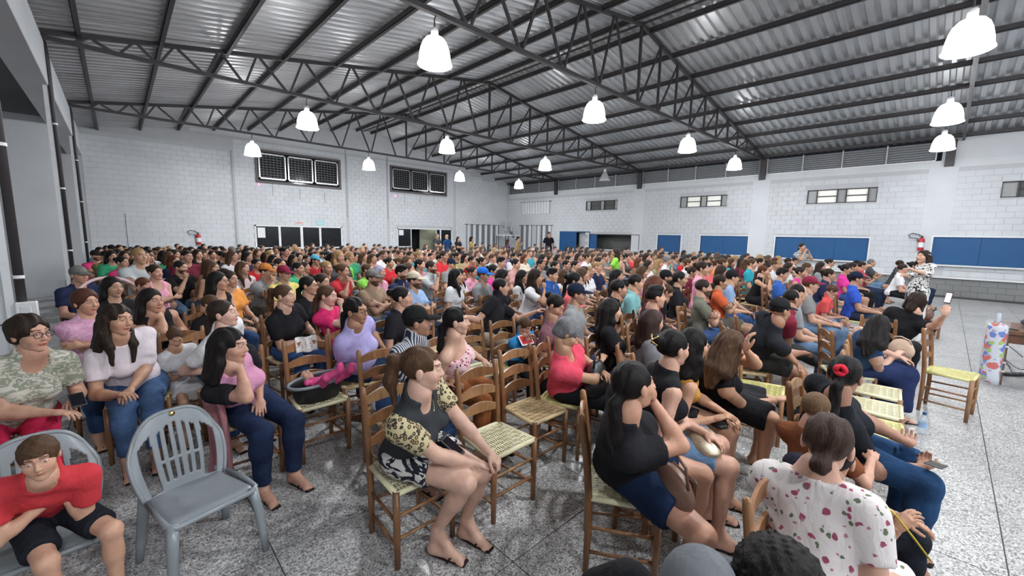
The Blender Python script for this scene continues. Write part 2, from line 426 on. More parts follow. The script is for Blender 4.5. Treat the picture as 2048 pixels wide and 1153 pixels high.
MB().box((XR, YN, 4.70), (XR+.2, .45, 5.6)).obj('upper_wall', M['white'], wr)
# walls behind and to the left (outer gallery), only glimpsed or bounced off
o = MB().box((-4.7, YN-.2, 0), (XR, YN, 7.4)).obj('wall_near', M['white']); tag(o, kind='structure')
o = MB().box((-4.7, YN, 0), (-4.5, YB, 4.6)).obj('wall_left', M['white']); tag(o, kind='structure')
o = MB().box((-4.5, 16.35, 0), (-.95, 16.55, 4.66)).obj('wall_left_cross', M['white']); tag(o, kind='structure')
o = MB().box((-4.5, 7.3, 0), (-1.15, 7.5, 2.6)).obj('wall_left_low', M['white']); tag(o, kind='structure')
o = MB().box((-4.7, YN, 5.1), (XL-.4, YB, 5.2)).obj('ceiling_left', M['room']); tag(o, 'dark gallery ceiling behind the left columns', kind='structure')
# left beam + columns
bm_ = MB().box((-1.12, YN, 4.5), (-.72, YB, 5.28), .012).obj('trim_1', M['white']); tag(bm_, 'white concrete beam along the left columns', kind='structure')
o = MB().box((-1.05, YN, 5.28), (-.85, YB, 5.55)).obj('trim_2', M['concrete']); tag(o, kind='structure')
for i, y in enumerate((0.0, 6.0, 12.0, 18.0)):
    if i < 2:
        c = MB().box((-1.08, y-.02, 0), (-.74, y+.32, 4.5), .01).obj('column', M['white'])
        tag(c, ['white concrete column behind the camera','nearest white column at the left edge with a power box'][i], 'column')
    if i:
        p = empty('drain_pipe', (-.70, y-.04, 0)); tag(p, ['dark conduit running up the nearest left column','dark conduit up the second left column','dark conduit up the far left column'][i-1], 'pipe')
        MB().box((-.10,-.02,0),(-.045,.03,4.5)).obj('white_conduit', M['frame_white'], p)
        MB().tube([(0,0,0),(0,0,5.0),(-.02,0,5.3)], .035, 10).obj('pipe', M['steel'], p)
        for z in (.5, 1.4, 2.6, 3.8): MB().lathe([(.04,z),(.04,z+.03)], 10).obj('clamp', M['whitep'], p)
b = empty('power_box', (-.72, 5.93, 1.02)); tag(b, 'white electrical socket box at the foot of the nearest pipe', 'box')
MB().box((-.02,-.04,0),(.12,.03,.16),.008).obj('box_body', M['whitep'], b); MB().box((.01,-.045,.04),(.08,-.035,.12),.004).obj('socket', M['frame_white'], b)
MB().tube([(-.02,-.03,.03),(-.2,-.05,-.1),(-.35,.0,-.08)], .006, 6).obj('cable', M['black'], b)
# low brick ledge with a loudspeaker on it, far left
lw = MB().box((-4.4, 7.0, 0), (-1.1, 7.28, .7)).obj('low_wall', M['concrete']); tag(lw, 'low rough brick ledge beside the nearest column', kind='structure')
s = empty('loudspeaker', (-1.62, 7.05, .82)); tag(s, 'black box loudspeaker on the low ledge at the left edge', 'loudspeaker')
MB().box((-.55,-.2,-.1),(.32,.2,.32),.03).obj('cabinet', M['black'], s); MB().box((-.5,-.215,-.05),(.27,-.2,.27),.01).obj('grille', M['steel'], s)

# ---- roof: sheets (children of the ceiling), purlins, trusses
def corr(x0, x1, width, drop):
    """one trapezoid sheet running down the slope, ribs along x; local y 0..width"""
    mb = MB(); per = width/4.0; prof = []
    for k in range(4):
        y = k*per; prof += [(y, 0), (y+per*.42, 0), (y+per*.54, .06), (y+per*.88, .06)]
    prof.append((width, 0))
    nx = 2
    v = []
    for i in range(nx+1):
        x = x0 + (x1-x0)*i/nx
        for (y, z) in prof: v.append((x, y, roof_z(x) + z))
    m = len(prof); f = []
    for i in range(nx):
        for j in range(m-1): f.append((i*m+j, i*m+j+1, (i+1)*m+j+1, (i+1)*m+j))
    mb.add(v, f); return mb
cl = MB().tube([(RX, YN, 7.3), (RX, YB, 7.3)], .03, 6).obj('ceiling', M['steel']); tag(cl, 'corrugated metal roof with dark purlins', kind='structure')
shL = corr(XL-.35, RX, 1.0, 0).mesh('roof_sheet'); shR = corr(RX, XR+.25, 1.0, 0).mesh('roof_sheet')
for k in range(30):
    y = YN + k*1.0 - .3
    link('roof_sheet', shL, M['sheet'], cl, loc=(0,y,.04 + .006*(k%2))); link('roof_sheet', shR, M['sheet'], cl, loc=(0,y,.04 + .006*(k%2)))
PX = [-.25,.97,2.17,3.38,4.7,6.0,7.2,8.4,9.75,10.57,11.9,13.2,14.5,15.8,17.1,18.4,19.7,20.9]
def purlin(x):
    mb = MB(); z = roof_z(x)
    mb.box((x-.035, YN, z-.08), (x-.025, YB-.02, z+.045)); mb.box((x-.035, YN, z-.08), (x+.045, YB-.02, z-.070)); mb.box((x-.03, YN, z+.037), (x+.04, YB-.02, z+.045))
    return mb
for x in PX: purlin(x).obj('purlin', M['steel'], cl)

def truss(y, label):
    t = empty('roof_truss', (0, y, 0)); tag(t, label, 'truss', 'steel roof trusses')
    zb = 5.37; w = .075
    def L(name, a, b, s=.06):
        MB().bar((a[0],0,a[1]), (b[0],0,b[1]), s, s).obj(name, M['steel'], t)
    L('bottom_chord', (XL,zb), (XR,zb), w)
    MB().bar((XL,0,roof_z(XL)-.02), (RX,0,roof_z(RX)-.06), w, .09).obj('top_chord', M['steel'], t)
    MB().bar((RX,0,roof_z(RX)-.06), (XR,0,roof_z(XR)-.06), w, .09).obj('top_chord', M['steel'], t)
    # left half: zig-zag; right half: uprights and diagonals
    tn = [-.5,-.1,.57,1.22,2.02,2.8,3.85,5.1,6.4,7.7,8.95,RX]; bn = [-.38,.27,.9,1.72,2.48,3.45,4.6,5.85,7.1,8.4,9.65]
    for i, b_ in enumerate(bn):
        if i: L('web_bar', (tn[i]+.04, roof_z(tn[i])-.07), (b_-.03, zb), .05)
        if i < len(bn)-1: L('web_bar', (b_+.03, zb), (tn[i+1]-.04, roof_z(tn[i+1])-.07), .045)
    L('king_post', (RX, roof_z(RX)-.07), (RX, zb), .06)
    m = 10; xr = [RX + (XR-.3-RX)*i/m for i in range(m+1)]
    for i in range(1, m):
        L('web_bar', (xr[i], roof_z(xr[i])-.08), (xr[i], zb), .055)
        L('web_bar', (xr[i-1]+.05, zb), (xr[i], roof_z(xr[i])-.08), .04)
    return t
for y, lb in ((0.0,'roof truss nearest the camera, overhead'),(6.0,'large dark steel roof truss crossing the top of the photo, holding four lamps'),(12.0,'middle steel roof truss, second from the far gable wall'),(18.0,'farthest steel roof truss, in front of the gable wall')):
    truss(y, lb)
# ---- louvre strips over the right wall
for (y0, y1, lb) in ((18.1,22.5,'horizontal metal louvre strip in the far corner, above the upper curtain'),(12.15,17.85,'horizontal metal louvre strip above the unlit lamp'),(6.15,11.85,'horizontal metal louvre strip, second from the near end'),(.6,5.85,'widest looking louvre strip, nearest, above the wide blue hatch')):
    t = empty('louvre_panel', (XR+.02, y0, 4.76)); tag(t, lb, 'louvre')
    L_ = y1-y0
    for k in range(7):
        z = .07 + k*.085
        MB().add([(0,0,z-.03),(0,L_,z-.03),(.09,L_,z+.045),(.09,0,z+.045),(.01,0,z-.036),(.01,L_,z-.036),(.1,L_,z+.039),(.1,0,z+.039)],[(0,1,2,3),(4,7,6,5),(0,4,5,1),(3,2,6,7)]).obj('slat', M['louv'], t)
    n = max(3, int(L_/1.3))
    for k in range(n+1): MB().box((-.03, L_*k/n-.02, 0), (.0, L_*k/n+.02, .66)).obj('upright', M['louv'], t)
    MB().box((-.06, 0, -.04), (.12, L_, 0)).obj('sill', M['whitep'], t)
for y in (6.0, 12.0, 18.0, .25):
    o = MB().box((XR-.12, y-.12, 4.5), (XR+.1, y+.12, 5.4)).obj('beam_stub', M['steel']); tag(o, {6.0:'dark steel bracket where the big truss meets the right wall',12.0:'dark steel bracket where the middle truss meets the right wall',18.0:'dark steel bracket where the farthest truss meets the right wall',.25:'dark steel bracket at the near end of the louvres'}[y], 'bracket')

# ---- windows
def high_window(name, x0, x1, z0, z1, label, last_v):
    t = empty(name, (x0, YB, z0)); tag(t, label, kind='structure')
    W, Hh = x1-x0, z1-z0; d = -.07
    mb = MB(); mb.box((-.10,d,-.10),(W+.10,.2,.0)); mb.box((-.10,d,Hh),(W+.10,.2,Hh+.10)); mb.box((-.10,d,0),(0,.2,Hh)); mb.box((W,d,0),(W+.10,.2,Hh)); mb.obj('window_frame', M['frame_dark'], t)
    MB().box((-.05,.22,-.05),(W+.05,.25,Hh+.05)).obj('night_pane', M['night'], t)
    pw = W/3
    for k in range(3):
        a, b = k*pw+.04, (k+1)*pw-.04
        fr = MB(); s = .06
        fr.box((a,-.05,.10),(b,0,.10+s)); fr.box((a,-.05,Hh-.12),(b,0,Hh-.12+s)); fr.box((a,-.05,.10),(a+s,0,Hh-.06)); fr.box((b-s,-.05,.10),(b,0,Hh-.06))
        f = fr.obj('sash', M['alu'], t)
        g = MB(); 
        for j in range(9): z = .2+(Hh-.4)*j/8; g.box((a+s,.01,z-.012),(b-s,.03,z+.012))
        for j in range(8): x = a+s+(b-a-2*s)*j/7; g.box((x-.009,.03,.16),(x+.009,.045,Hh-.12))
        g.obj('grille', M['grille'], f)
        MB().box((a+s,.10,.16),(b-s,.11,Hh-.12)).obj('pane', M['night'], f)
    return t
high_window('window_1', 4.98, 8.72, 4.16, 5.5, 'high barred window, left of the two on the gable wall', False)
high_window('window_2', 11.75, 15.47, 4.30, 5.6, 'high barred window, right of the two on the gable wall', True)
def sliding(name, x0, x1, z1, panes, label, open_=None):
    t = empty(name, (x0, YB-.03, 0)); tag(t, label, kind='structure'); W = x1-x0
    fr = MB(); fr.box((0,0,z1-.06),(W,.1,z1)); fr.box((0,0,.98),(W if open_ is None else panes[1],.1,1.04)) ; fr.box((0,0,0),(.06,.1,z1)); fr.box((W-.06,0,0),(W,.1,z1)); fr.obj('door_frame', M['frame_white'], t)
    for k in range(len(panes)-1):
        a, b = panes[k], panes[k+1]
        if open_ is not None and k in open_: continue
        lf = MB(); lf.box((a,.02,0),(a+.05,.06,z1-.06)); lf.box((b-.05,.02,0),(b,.06,z1-.06)); l = lf.obj('door_leaf', M['frame_white'], t)
        MB().box((a+.05,.035,1.0),(b-.05,.045,z1-.06)).obj('pane', M['night'] , l)
        MB().box((a+.05,.035,0.05),(b-.05,.045,1.0)).obj('pane', M['night'], l)
    return t
d1 = sliding('door_1', 4.72, 8.8, 2.1, [.0,1.05,2.05,2.95,4.08], 'wide dark glass sliding doors under the left high window')
MB().box((.1,-.005,1.5),(.42,.0,1.98)).obj('notice', M['whitep'], d1)
MB().box((1.98,-.02,0),(2.10,.1,2.1)).obj('door_post', M['frame_white'], d1)
d2 = sliding('door_2', 12.05, 15.98, 2.14, [.0,.95,2.7,3.05,3.93], 'glass sliding doors standing open under the right high window', (1,))
MB().box((.1,-.005,1.7),(.4,.0,2.02)).obj('notice', M['whitep'], d2)
# lit porch beyond the open door
po = MB().box((11.8, YB+3.0, 0), (17, YB+3.2, 2.9)).obj('porch_wall', M['room']); tag(po, kind='structure')
po = MB().box((14.3, YB+1.2, 0), (15.5, YB+1.3, 2.9)).obj('porch_partition', plain('lit_green_wall', (.35,.36,.26), .7)); tag(po, kind='structure')
ob = MB().box((4, YB+2.0, -.05), (17, YB+3.0, 0)).obj('porch_floor', M['concrete']); tag(ob, kind='structure')
ld = bpy.data.lights.new('porch_light','POINT'); ld.energy = 12; ld.shadow_soft_size=.1; lo = bpy.data.objects.new('porch_light', ld); lo.location=(15.3,YB+.8,2.5); COL.objects.link(lo)
# a step back: dark outside behind back wall
o = MB().box((XL-4, YB+3.4, -1), (XR+5, YB+3.6, 7)).obj('night_backdrop_wall', M['room']); tag(o, kind='structure')

M['sidepane'] = plain('grey_pane', (.30,.31,.31), .3)
def small_window(name, y0, y1, z0, z1, label, lit):
    t = empty(name, (XR, y0, z0)); tag(t, label, kind='structure'); W = y1-y0; Hh = z1-z0
    fr = MB(); s = .035
    fr.box((.02,0,0),(.08,W,s)); fr.box((.02,0,Hh-s),(.08,W,Hh)); 
    for k in (0, .12, .42, .55, .85, 1): 
        y = W*k; fr.box((.02,max(0,y-s/2),0),(.08,min(W,y+s/2),Hh))
    for a, b in ((.12,.42),(.55,.85)): fr.box((.02,W*a,Hh*.48),(.08,W*b,Hh*.48+s))
    f = fr.obj('window_frame', M['steel'], t)
    mg = emit('lit_frosted_pane', (.82,.82,.76), .20) if lit else M['room']
    if lit: mg = M.setdefault('litpane', mg)
    for k, (a, b) in enumerate(((0,.12),(.12,.42),(.42,.55),(.55,.85),(.85,1))):
        MB().box((.09,W*a+.01,.01),(.10,W*b-.01,Hh-.01)).obj('pane', mg if k in (1,3) else M['sidepane'], f)
    return t
small_window('window_3', 13.35, 15.6, 3.42, 3.98, 'narrow dark high window in the right wall', False)
small_window('window_4', 7.42, 9.68, 3.40, 3.95, 'narrow lit high window in the right wall, middle one', True)
small_window('window_5', 2.04, 4.26, 3.38, 3.94, 'wide lit high window above the widest blue hatch', True)
small_window('window_6', -3.4, -1.03, 3.38, 3.9, 'dark high window at the right edge', False)
def hatch(y0, y1, z0, z1, label, n):
    t = empty('blue_hatch', (XR, y0, z0)); tag(t, label, 'shutter')
    W = y1-y0; Hh = z1-z0
    fr = MB(); fr.box((-.03,-.05,Hh),(.12,W+.05,Hh+.05)); fr.box((-.03,-.05,0),(.12,0,Hh)); fr.box((-.03,W,0),(.12,W+.05,Hh)); fr.obj('hatch_frame', M['frame_white'], t)
    MB().box((-.16,-.05,-.05),(.12,W+.05,0)).obj('counter_sill', M['frame_white'], t)
    for k in range(n):
        MB().box((.03,W*k/n+.004,.0),(.06,W*(k+1)/n-.004,Hh)).obj('shutter_board', M['blue'], t)
    return t
hatch(9.5, 10.77, 1.12, 2.0, 'smallest blue serving hatch in the middle of the right wall', 1)
hatch(6.35, 8.5, 1.12, 2.0, 'medium blue serving hatch, second closed one from the far end', 2)
hatch(2.1, 5.25, 1.10, 2.0, 'wide blue serving hatch behind the woman in stripes', 3)
hatch(-4.2, .36, 1.12, 2.08, 'big blue serving hatch at the right edge behind the presenter', 4)
# open kitchen hatch and blue door in far part of the right wall
t = empty('kitchen_hatch', (XR, 11.85, 1.1)); tag(t, 'open dark serving hatch with blue frame beside the blue door', 'shutter')
mb = MB(); mb.box((-.02,0,.86),(.1,3.35,.9)); mb.box((-.02,0,0),(.1,.04,.9)); mb.obj('hatch_frame', M['frame_dark'], t)
MB().box((.02,2.85,0),(.08,3.35,.9)).obj('shutter_board', M['blue'], t)
MB().box((-.12,0,-.05),(.3,3.35,0)).obj('counter_sill', M['frame_white'], t)
o = MB().box((XR+1.2, 11, 0), (XR+1.3, 18.5, 3)).obj('wall_kitchen', plain('kitchen_wall', (.17,.17,.165), .6)); tag(o, kind='structure')
o = MB().box((XR+.2, 10.9, 2.9), (XR+1.3, 18.5, 3)).obj('ceiling_kitchen', M['room']); tag(o, kind='structure')
t = empty('door_3', (XR, 15.2, 0)); tag(t, 'blue metal double door in the far right corner, one leaf ajar', kind='structure')
mb = MB(); mb.box((-.02,0,2.08),(.1,2.4,2.14)); mb.box((-.02,0,0),(.1,.05,2.1)); mb.box((-.02,2.35,0),(.1,2.4,2.1)); mb.obj('door_frame', M['blue'], t)
MB().box((.0,1.05,0),(.05,2.35,2.08)).obj('door_leaf', M['blue'], t)
MB().box((.3,0,0),(.33,1.05,2.08)).obj('door_leaf', M['louv'], t)
# curtains
def curtain(name, axis, p, u0, u1, z0, z1, label, stripes=True):
    t = empty(name, (0,0,0)); tag(t, label, 'curtain')
    n = int((u1-u0)/.035)
    def fn(a, b):
        u = u0+(u1-u0)*a; off = -.06 + .035*sin(a*(u1-u0)*2*pi/.26) ; z = z0+(z1-z0)*b
        return (u, p+off, z) if axis == 'x' else (p+off, u, z)
    MB().grid(fn, n*2, 3).obj('curtain_cloth', M['curt'], t)
    if axis == 'x': MB().tube([(u0-.15,p-.06,z1-.03),(u1+.15,p-.06,z1-.03)], .018, 8).obj('curtain_rod', M['steel'], t)
    else: MB().tube([(p-.06,u0-.15,z1-.03),(p-.06,u1+.15,z1-.03)], .018, 8).obj('curtain_rod', M['steel'], t)
    return t
m, nt, b_ = newmat('grey_striped_curtain'); wv = N(nt,'ShaderNodeTexWave',bands_direction='DIAGONAL'); 
vv = coords(nt, (1,1,0)); nt.links.new(vv, wv.inputs['Vector']); wv.inputs['Scale'].default_value = 1.3; wv.inputs['Distortion'].default_value=0
nt.links.new(ramp(nt, wv.outputs['Fac'], [(0,(.13,.14,.16)),(.3,(.42,.44,.46)),(.6,(.6,.61,.62))], True), b_.inputs['Base Color']); b_.inputs['Roughness'].default_value=.8
M['curt'] = m
curtain('curtain', 'x', YB-.02, 17.15, 20.3, .6, 2.52, 'grey striped curtain on the gable wall beside the standing women')
curtain('curtain', 'y', XR-.02, 18.3, 21.2, .6, 2.55, 'grey striped curtain on the right wall beside the man in a black shirt')
M_c = M['curt']; M['curt'] = plain('light_curtain', (.62,.63,.65), .7)
curtain('curtain', 'y', XR-.02, 18.5, 21.1, 3.3, 4.15, 'small pale curtain hung high in the far corner')
# stack of upturned grey plastic chairs stands in the corner: built with the chairs

# ---- pendant lamps
def lamp(x, y, label, lit=True):
    t = empty('pendant_lamp', (x, y, 4.62)); tag(t, label, 'lamp', 'bell shaped pendant lamps')
    prof = [(.262,-.03),(.256,.05),(.243,.15),(.222,.24),(.19,.32),(.14,.38),(.07,.41)] if lit else [(.25,0),(.235,.05),(.17,.22),(.09,.36),(.05,.42)]
    sh = MB().lathe(prof, 28).obj('lamp_shade', M['lampglass'] if lit else M['offglass'], t)
    MB().lathe([(.262,-.03),(.28,-.02),(.272,-.0)], 28).obj('shade_rim', M['whitep'] if not lit else M['lampglass'], t)
    MB().lathe([(.0,.40),(.06,.40),(.06,.52),(.03,.55),(.0,.55)], 14).obj('lamp_cap', M['whitep'], t)
    if lit: MB().lathe([(0,.02),(.05,.05),(.07,.12),(.05,.22),(.03,.3),(.0,.3)], 12).obj('bulb', M['lampcore'], t)
    MB().tube([(0,0,.55),(0,0,.68),(0,round(y/6)*6-y,.72),(0,round(y/6)*6-y,.76)], .012, 6).obj('lamp_rod', M['steel'], t)
    if not lit: return
    sh.visible_shadow = True
LB = ['lit pendant lamp, the large one upper left of centre','lit pendant lamp right of the large one on the near truss','lit pendant lamp, third along the near truss','lit pendant lamp at the wall end of the near truss',
 'lit pendant lamp hanging in front of the left high window area, middle truss','lit pendant lamp, second along the middle truss','lit pendant lamp, third along the middle truss',
 'small lit pendant lamp just above the left high window','small lit pendant lamp between the two high windows','small lit pendant lamp right of the right high window','smallest lit pendant lamp, by the far corner',
 'huge bright pendant lamp cut by the top right edge','middle of the three pendant lamps hanging at the right','lowest of the three pendant lamps hanging at the right','lit pendant lamp overhead, outside the photo']
for (x, y), lb in zip(LAMPS_LIT, LB): lamp(x, y, lb)
for (x, y) in LAMPS_OFF: lamp(x, y, 'the only unlit glass pendant lamp, in front of the louvres', False)

# ---- small wall fittings
def extinguisher(x, y, z, axis, label):
    t = empty('fire_extinguisher', (x, y, z)); tag(t, label, 'extinguisher')
    d = Vector((-1,0,0)) if axis == 'y' else Vector((0,-1,0)); s_ = Vector((0,1,0)) if axis == 'y' else Vector((-1,0,0))
    c = d*.1
    MB().lathe([(0,0),(.08,.005),(.085,.03),(.085,.38),(.06,.44),(.025,.47),(.0,.47)], 18, tuple(c)).obj('cylinder', M['red'], t)
    MB().lathe([(.086,.12),(.0865,.30)], 18, tuple(c)).obj('paper_label', M['whitep'], t)
    MB().box((c.x-.03,c.y-.03,.47),(c.x+.03,c.y+.03,.53),.008).obj('valve', M['black'], t)
    pts = [c+Vector((0,0,.5)), c+s_*.1+Vector((0,0,.58)), c+s_*.26+Vector((0,0,.62)), c+s_*.36+Vector((0,0,.56)), c+s_*.3+Vector((0,0,.46)), c+s_*.12+Vector((0,0,.44)), c+s_*.05+Vector((0,0,.2))]
    MB().tube(pts, .014, 8).obj('hose', M['black'], t)
    MB().box(tuple(Vector((-.01,-.09,.0))+ (Vector((-.01,0,-.32)) )), (.0,.09,-.05)).obj('sign_plate', M['whitep'], t) if axis=='y' else None
extinguisher(XR, .65, 1.58, 'y', 'red fire extinguisher on the right wall behind the presenter')
extinguisher(2.55, YB, 1.18, 'x', 'red fire extinguisher on the gable wall at the left')
def text_sign(name, txt, x, z, w, h, mat, label, tcol):
    t = empty(name, (x, YB-.02, z)); tag(t, label, 'sign')
    MB().box((0,-.012,0),(w,0,h)).obj('plate', mat, t)
    cu = bpy.data.curves.new('lettering','FONT'); cu.body = txt; cu.size = h*.62; cu.extrude = .002; cu.align_x='CENTER'; cu.align_y='CENTER'
    o = bpy.data.objects.new('lettering_outline', cu); COL.objects.link(o); bpy.context.view_layer.update(); me_ = bpy.data.meshes.new_from_object(o.evaluated_get(bpy.context.evaluated_depsgraph_get())); bpy.data.objects.remove(o); me_.materials.clear(); o = link('lettering', me_, tcol); o.parent = t; o.location = (w/2,-.016,h/2); o.rotation_euler = (pi/2,0,0)
text_sign('exit_sign', 'SAÍDA', 6.50, 2.18, .34, .14, plain('pink_sign', (.72,.5,.5), .5), 'small red lettered sign over the glass doors', M['red'])
text_sign('exit_sign', 'SAÍDA', 7.52, 2.18, .36, .2, plain('teal_sign', (.25,.6,.66), .5), 'small teal sign over the glass doors, right of the red one', M['whitep'])
for x, lb in ((4.98,'small pink alarm light under the left high window'),(11.95,'small pink alarm light under the right high window')):
    t = empty('alarm_light', (x, YB-.01, 3.92)); tag(t, lb, 'light'); MB().lathe([(0,.0),(.05,.01),(.05,.08),(.03,.11),(0,.12)], 10, (0,-.05,0)).obj('alarm_dome', emit('pink_glow',(1,.25,.6),1.2), t); MB().box((-.05,-.02,-.01),(.05,0,.1)).obj('base', M['whitep'], t)
for x, z0, z1, lb in ((.3,.8,2.4,'short dark conduit on the gable wall left of the extinguisher'),(3.97,.8,5.4,'thin conduit up the gable wall left of the glass doors'),(9.12,2.6,6.2,'thin conduit up the gable wall, left of the centre pier'),(11.48,2.6,6.2,'thin conduit up the gable wall, right of the centre pier'),(20.95,.4,5.2,'thin conduit down the far corner')):
    o = MB().tube([(x,YB-.03,z0),(x,YB-.03,z1)], .012, 6).obj('conduit', M['louv']); tag(o, lb, 'pipe')
for k, (x, z) in enumerate(((5.55,3.5),(6.75,3.4),(7.95,3.3),(12.55,3.6),(13.6,3.6),(14.6,3.6))):
    o = MB().box((x,YB-.018,z),(x+.03,YB-.0145,z+.55)).obj('drip_stain', M['concrete']); tag(o, ['leftmost','middle','rightmost'][k%3] + ' dark drip streak under the ' + ('left' if k<3 else 'right') + ' high window', 'stain')
# ================================================================== surfaces grown from blended round primitives
def V3(*a): return np.array(a, float)
def C(a, b, ra, rb=None, k=.02, flat=0, op='+'): return ('c', np.asarray(a,float), np.asarray(b,float), ra, ra if rb is None else rb, k, flat, op)
def E_(c, r, k=.02, R=None, op='+'): return ('e', np.asarray(c,float), np.asarray(r,float), R, k, 0, 0, op)
def PL(p, n, k=0.0): return ('p', np.asarray(p,float), np.asarray(n,float), None, k, 0, 0, '&')
def pev(p, x, y, z):
    if p[0] == 'c':
        a, b, ra, rb, fl = p[1], p[2], p[3], p[4], p[6]
        d = b - a; L2 = max(d@d, 1e-9)
        px, py, pz = x-a[0], y-a[1], z-a[2]
        t0 = (px*d[0] + py*d[1] + pz*d[2])/L2; t = np.clip(t0, 0, 1)
        r = np.sqrt((px-t*d[0])**2 + (py-t*d[1])**2 + (pz-t*d[2])**2) - (ra + (rb-ra)*t)
        L = math.sqrt(L2)
        if fl & 1: r = np.maximum(r, (t0-1)*L)
        if fl & 2: r = np.maximum(r, -t0*L)
        return r
    if p[0] == 'p': return (x-p[1][0])*p[2][0] + (y-p[1][1])*p[2][1] + (z-p[1][2])*p[2][2]
    c, r, R = p[1], p[2], p[3]
    px, py, pz = x-c[0], y-c[1], z-c[2]
    if R is not None: px, py, pz = (R[0,i]*px + R[1,i]*py + R[2,i]*pz for i in range(3))
    k0 = np.sqrt((px/r[0])**2 + (py/r[1])**2 + (pz/r[2])**2) + 1e-9
    k1 = np.sqrt((px/r[0]**2)**2 + (py/r[1]**2)**2 + (pz/r[2]**2)**2) + 1e-9
    return k0*(k0-1)/k1
def comb(D, d, k, op):
    if op == '+':
        if k <= 0: return np.minimum(D, d)
        h = np.maximum(k - np.abs(D-d), 0)/k; return np.minimum(D, d) - h*h*k*.25
    if op == '-': d = -d
    if k <= 0: return np.maximum(D, d)
    h = np.maximum(k - np.abs(D-d), 0)/k; return np.maximum(D, d) + h*h*k*.25
def pbox(p, m):
    if p[0] == 'c': r = max(p[3], p[4]) + m; return np.minimum(p[1],p[2]) - r, np.maximum(p[1],p[2]) + r
    r = max(p[2]) + m; return p[1]-r, p[1]+r
def feval(prims, P):
    D = np.full(len(P), .2)
    for p in prims: D = comb(D, pev(p, P[:,0], P[:,1], P[:,2]), p[4] if p[0] != 'c' else p[5], p[7])
    return D
def grow(prims, h, wr=0.0, wf=(23,31,17), wfn=None):
    add = [p for p in prims if p[7] == '+']
    lo = np.min([pbox(p, 2*h)[0] for p in add], 0); hi = np.max([pbox(p, 2*h)[1] for p in add], 0)
    n = np.ceil((hi-lo)/h).astype(int) + 1
    ax = [lo[i] + h*np.arange(n[i]) for i in range(3)]
    D = np.full(n, .2)
    for p in prims:
        k = p[4] if p[0] != 'c' else p[5]
        if p[0] == 'p':
            D = np.maximum(D, pev(p, ax[0][:,None,None], ax[1][None,:,None], ax[2][None,None,:])); continue
        b0, b1 = pbox(p, k + 2.5*h)
        i0 = np.maximum(((b0-lo)/h).astype(int), 0); i1 = np.minimum(((b1-lo)/h).astype(int)+2, n)
        if (i1 <= i0).any(): continue
        sl_ = tuple(slice(i0[i], i1[i]) for i in range(3))
        d = pev(p, ax[0][sl_[0]][:,None,None], ax[1][sl_[1]][None,:,None], ax[2][sl_[2]][None,None,:])
        D[sl_] = comb(D[sl_], d, k, p[7])
    if wr:
        X, Y, Z = ax[0][:,None,None], ax[1][None,:,None], ax[2][None,None,:]
        if wfn: D = D + wr*wfn(X, Y, Z)
        else: D = D - wr*.5 + wr*.8*(np.sin(wf[0]*X+1.7*np.sin(wf[1]*.5*Z))*np.sin(wf[1]*Z+2*np.sin(wf[0]*.4*Y)) + .6*np.sin(wf[2]*2*Y+wf[0]*Z*.8))
    # surface nets
    s = D < 0
    c = s[:-1,:-1,:-1].astype(np.int8)
    tot = np.zeros(np.array(D.shape)-1, np.int8)
    for dx in (0,1):
        for dy in (0,1):
            for dz in (0,1): tot += s[dx:dx+tot.shape[0], dy:dy+tot.shape[1], dz:dz+tot.shape[2]]
    act = (tot > 0) & (tot < 8)
    I = np.argwhere(act)
    if len(I) == 0: return np.zeros((0,3)), np.zeros((0,4),int)
    idx = np.full(tot.shape, -1, np.int32); idx[act] = np.arange(len(I))
    co = [(a,b,c_) for a in (0,1) for b in (0,1) for c_ in (0,1)]
    vals = {q: D[I[:,0]+q[0], I[:,1]+q[1], I[:,2]+q[2]] for q in co}
    acc = np.zeros((len(I),3)); cnt = np.zeros(len(I))
    for a in co:
        for i in range(3):
            if a[i]: continue
            b = list(a); b[i] = 1; b = tuple(b)
            va, vb = vals[a], vals[b]; m = (va < 0) != (vb < 0)
            t = np.where(m, va/np.where(m, va-vb, 1), 0)
            pt = np.tile(np.array(a, float), (len(I),1)); pt[:,i] = t
            acc[m] += pt[m]; cnt[m] += 1
    V = lo + h*(I + acc/cnt[:,None])
    Q = []
    for i in range(3):
        j, k = (i+1)%3, (i+2)%3
        a = [slice(None)]*3; a[i] = slice(0,-1); b = [slice(None)]*3; b[i] = slice(1,None)
        sa, sb = s[tuple(a)], s[tuple(b)]
        for flip, m in ((0, sa & ~sb), (1, ~sa & sb)):
            e = np.argwhere(m)
            e = e[(e[:,j] > 0) & (e[:,k] > 0) & (e[:,j] < n[j]-1) & (e[:,k] < n[k]-1)]
            if len(e) == 0: continue
            def g(dj, dk):
                q = e.copy(); q[:,j] -= dj; q[:,k] -= dk; return idx[q[:,0], q[:,1], q[:,2]]
            q4 = np.stack([g(1,1), g(0,1), g(0,0), g(1,0)], 1)
            Q.append(q4[:, ::-1] if flip else q4)
    Q = np.concatenate(Q); Q = Q[(Q >= 0).all(1)]
    return V, Q

def rotz(a): c, s = cos(a), sin(a); return np.array([[c,-s,0],[s,c,0],[0,0,1.]])
def rotx(a): c, s = cos(a), sin(a); return np.array([[1,0,0],[0,c,-s],[0,s,c]])
def roty(a): c, s = cos(a), sin(a); return np.array([[c,0,s],[0,1,0],[-s,0,c]])
def unit(v): return v/max(np.linalg.norm(v), 1e-9)
def cat(parts):
    V = []; Q = []; T = []; n = 0
    for v, q, t in parts:
        V.append(v); Q.append(q+n); T.append(t if t is not None else np.ones((len(v),3))); n += len(v)
    return np.concatenate(V), np.concatenate(Q), np.concatenate(T)

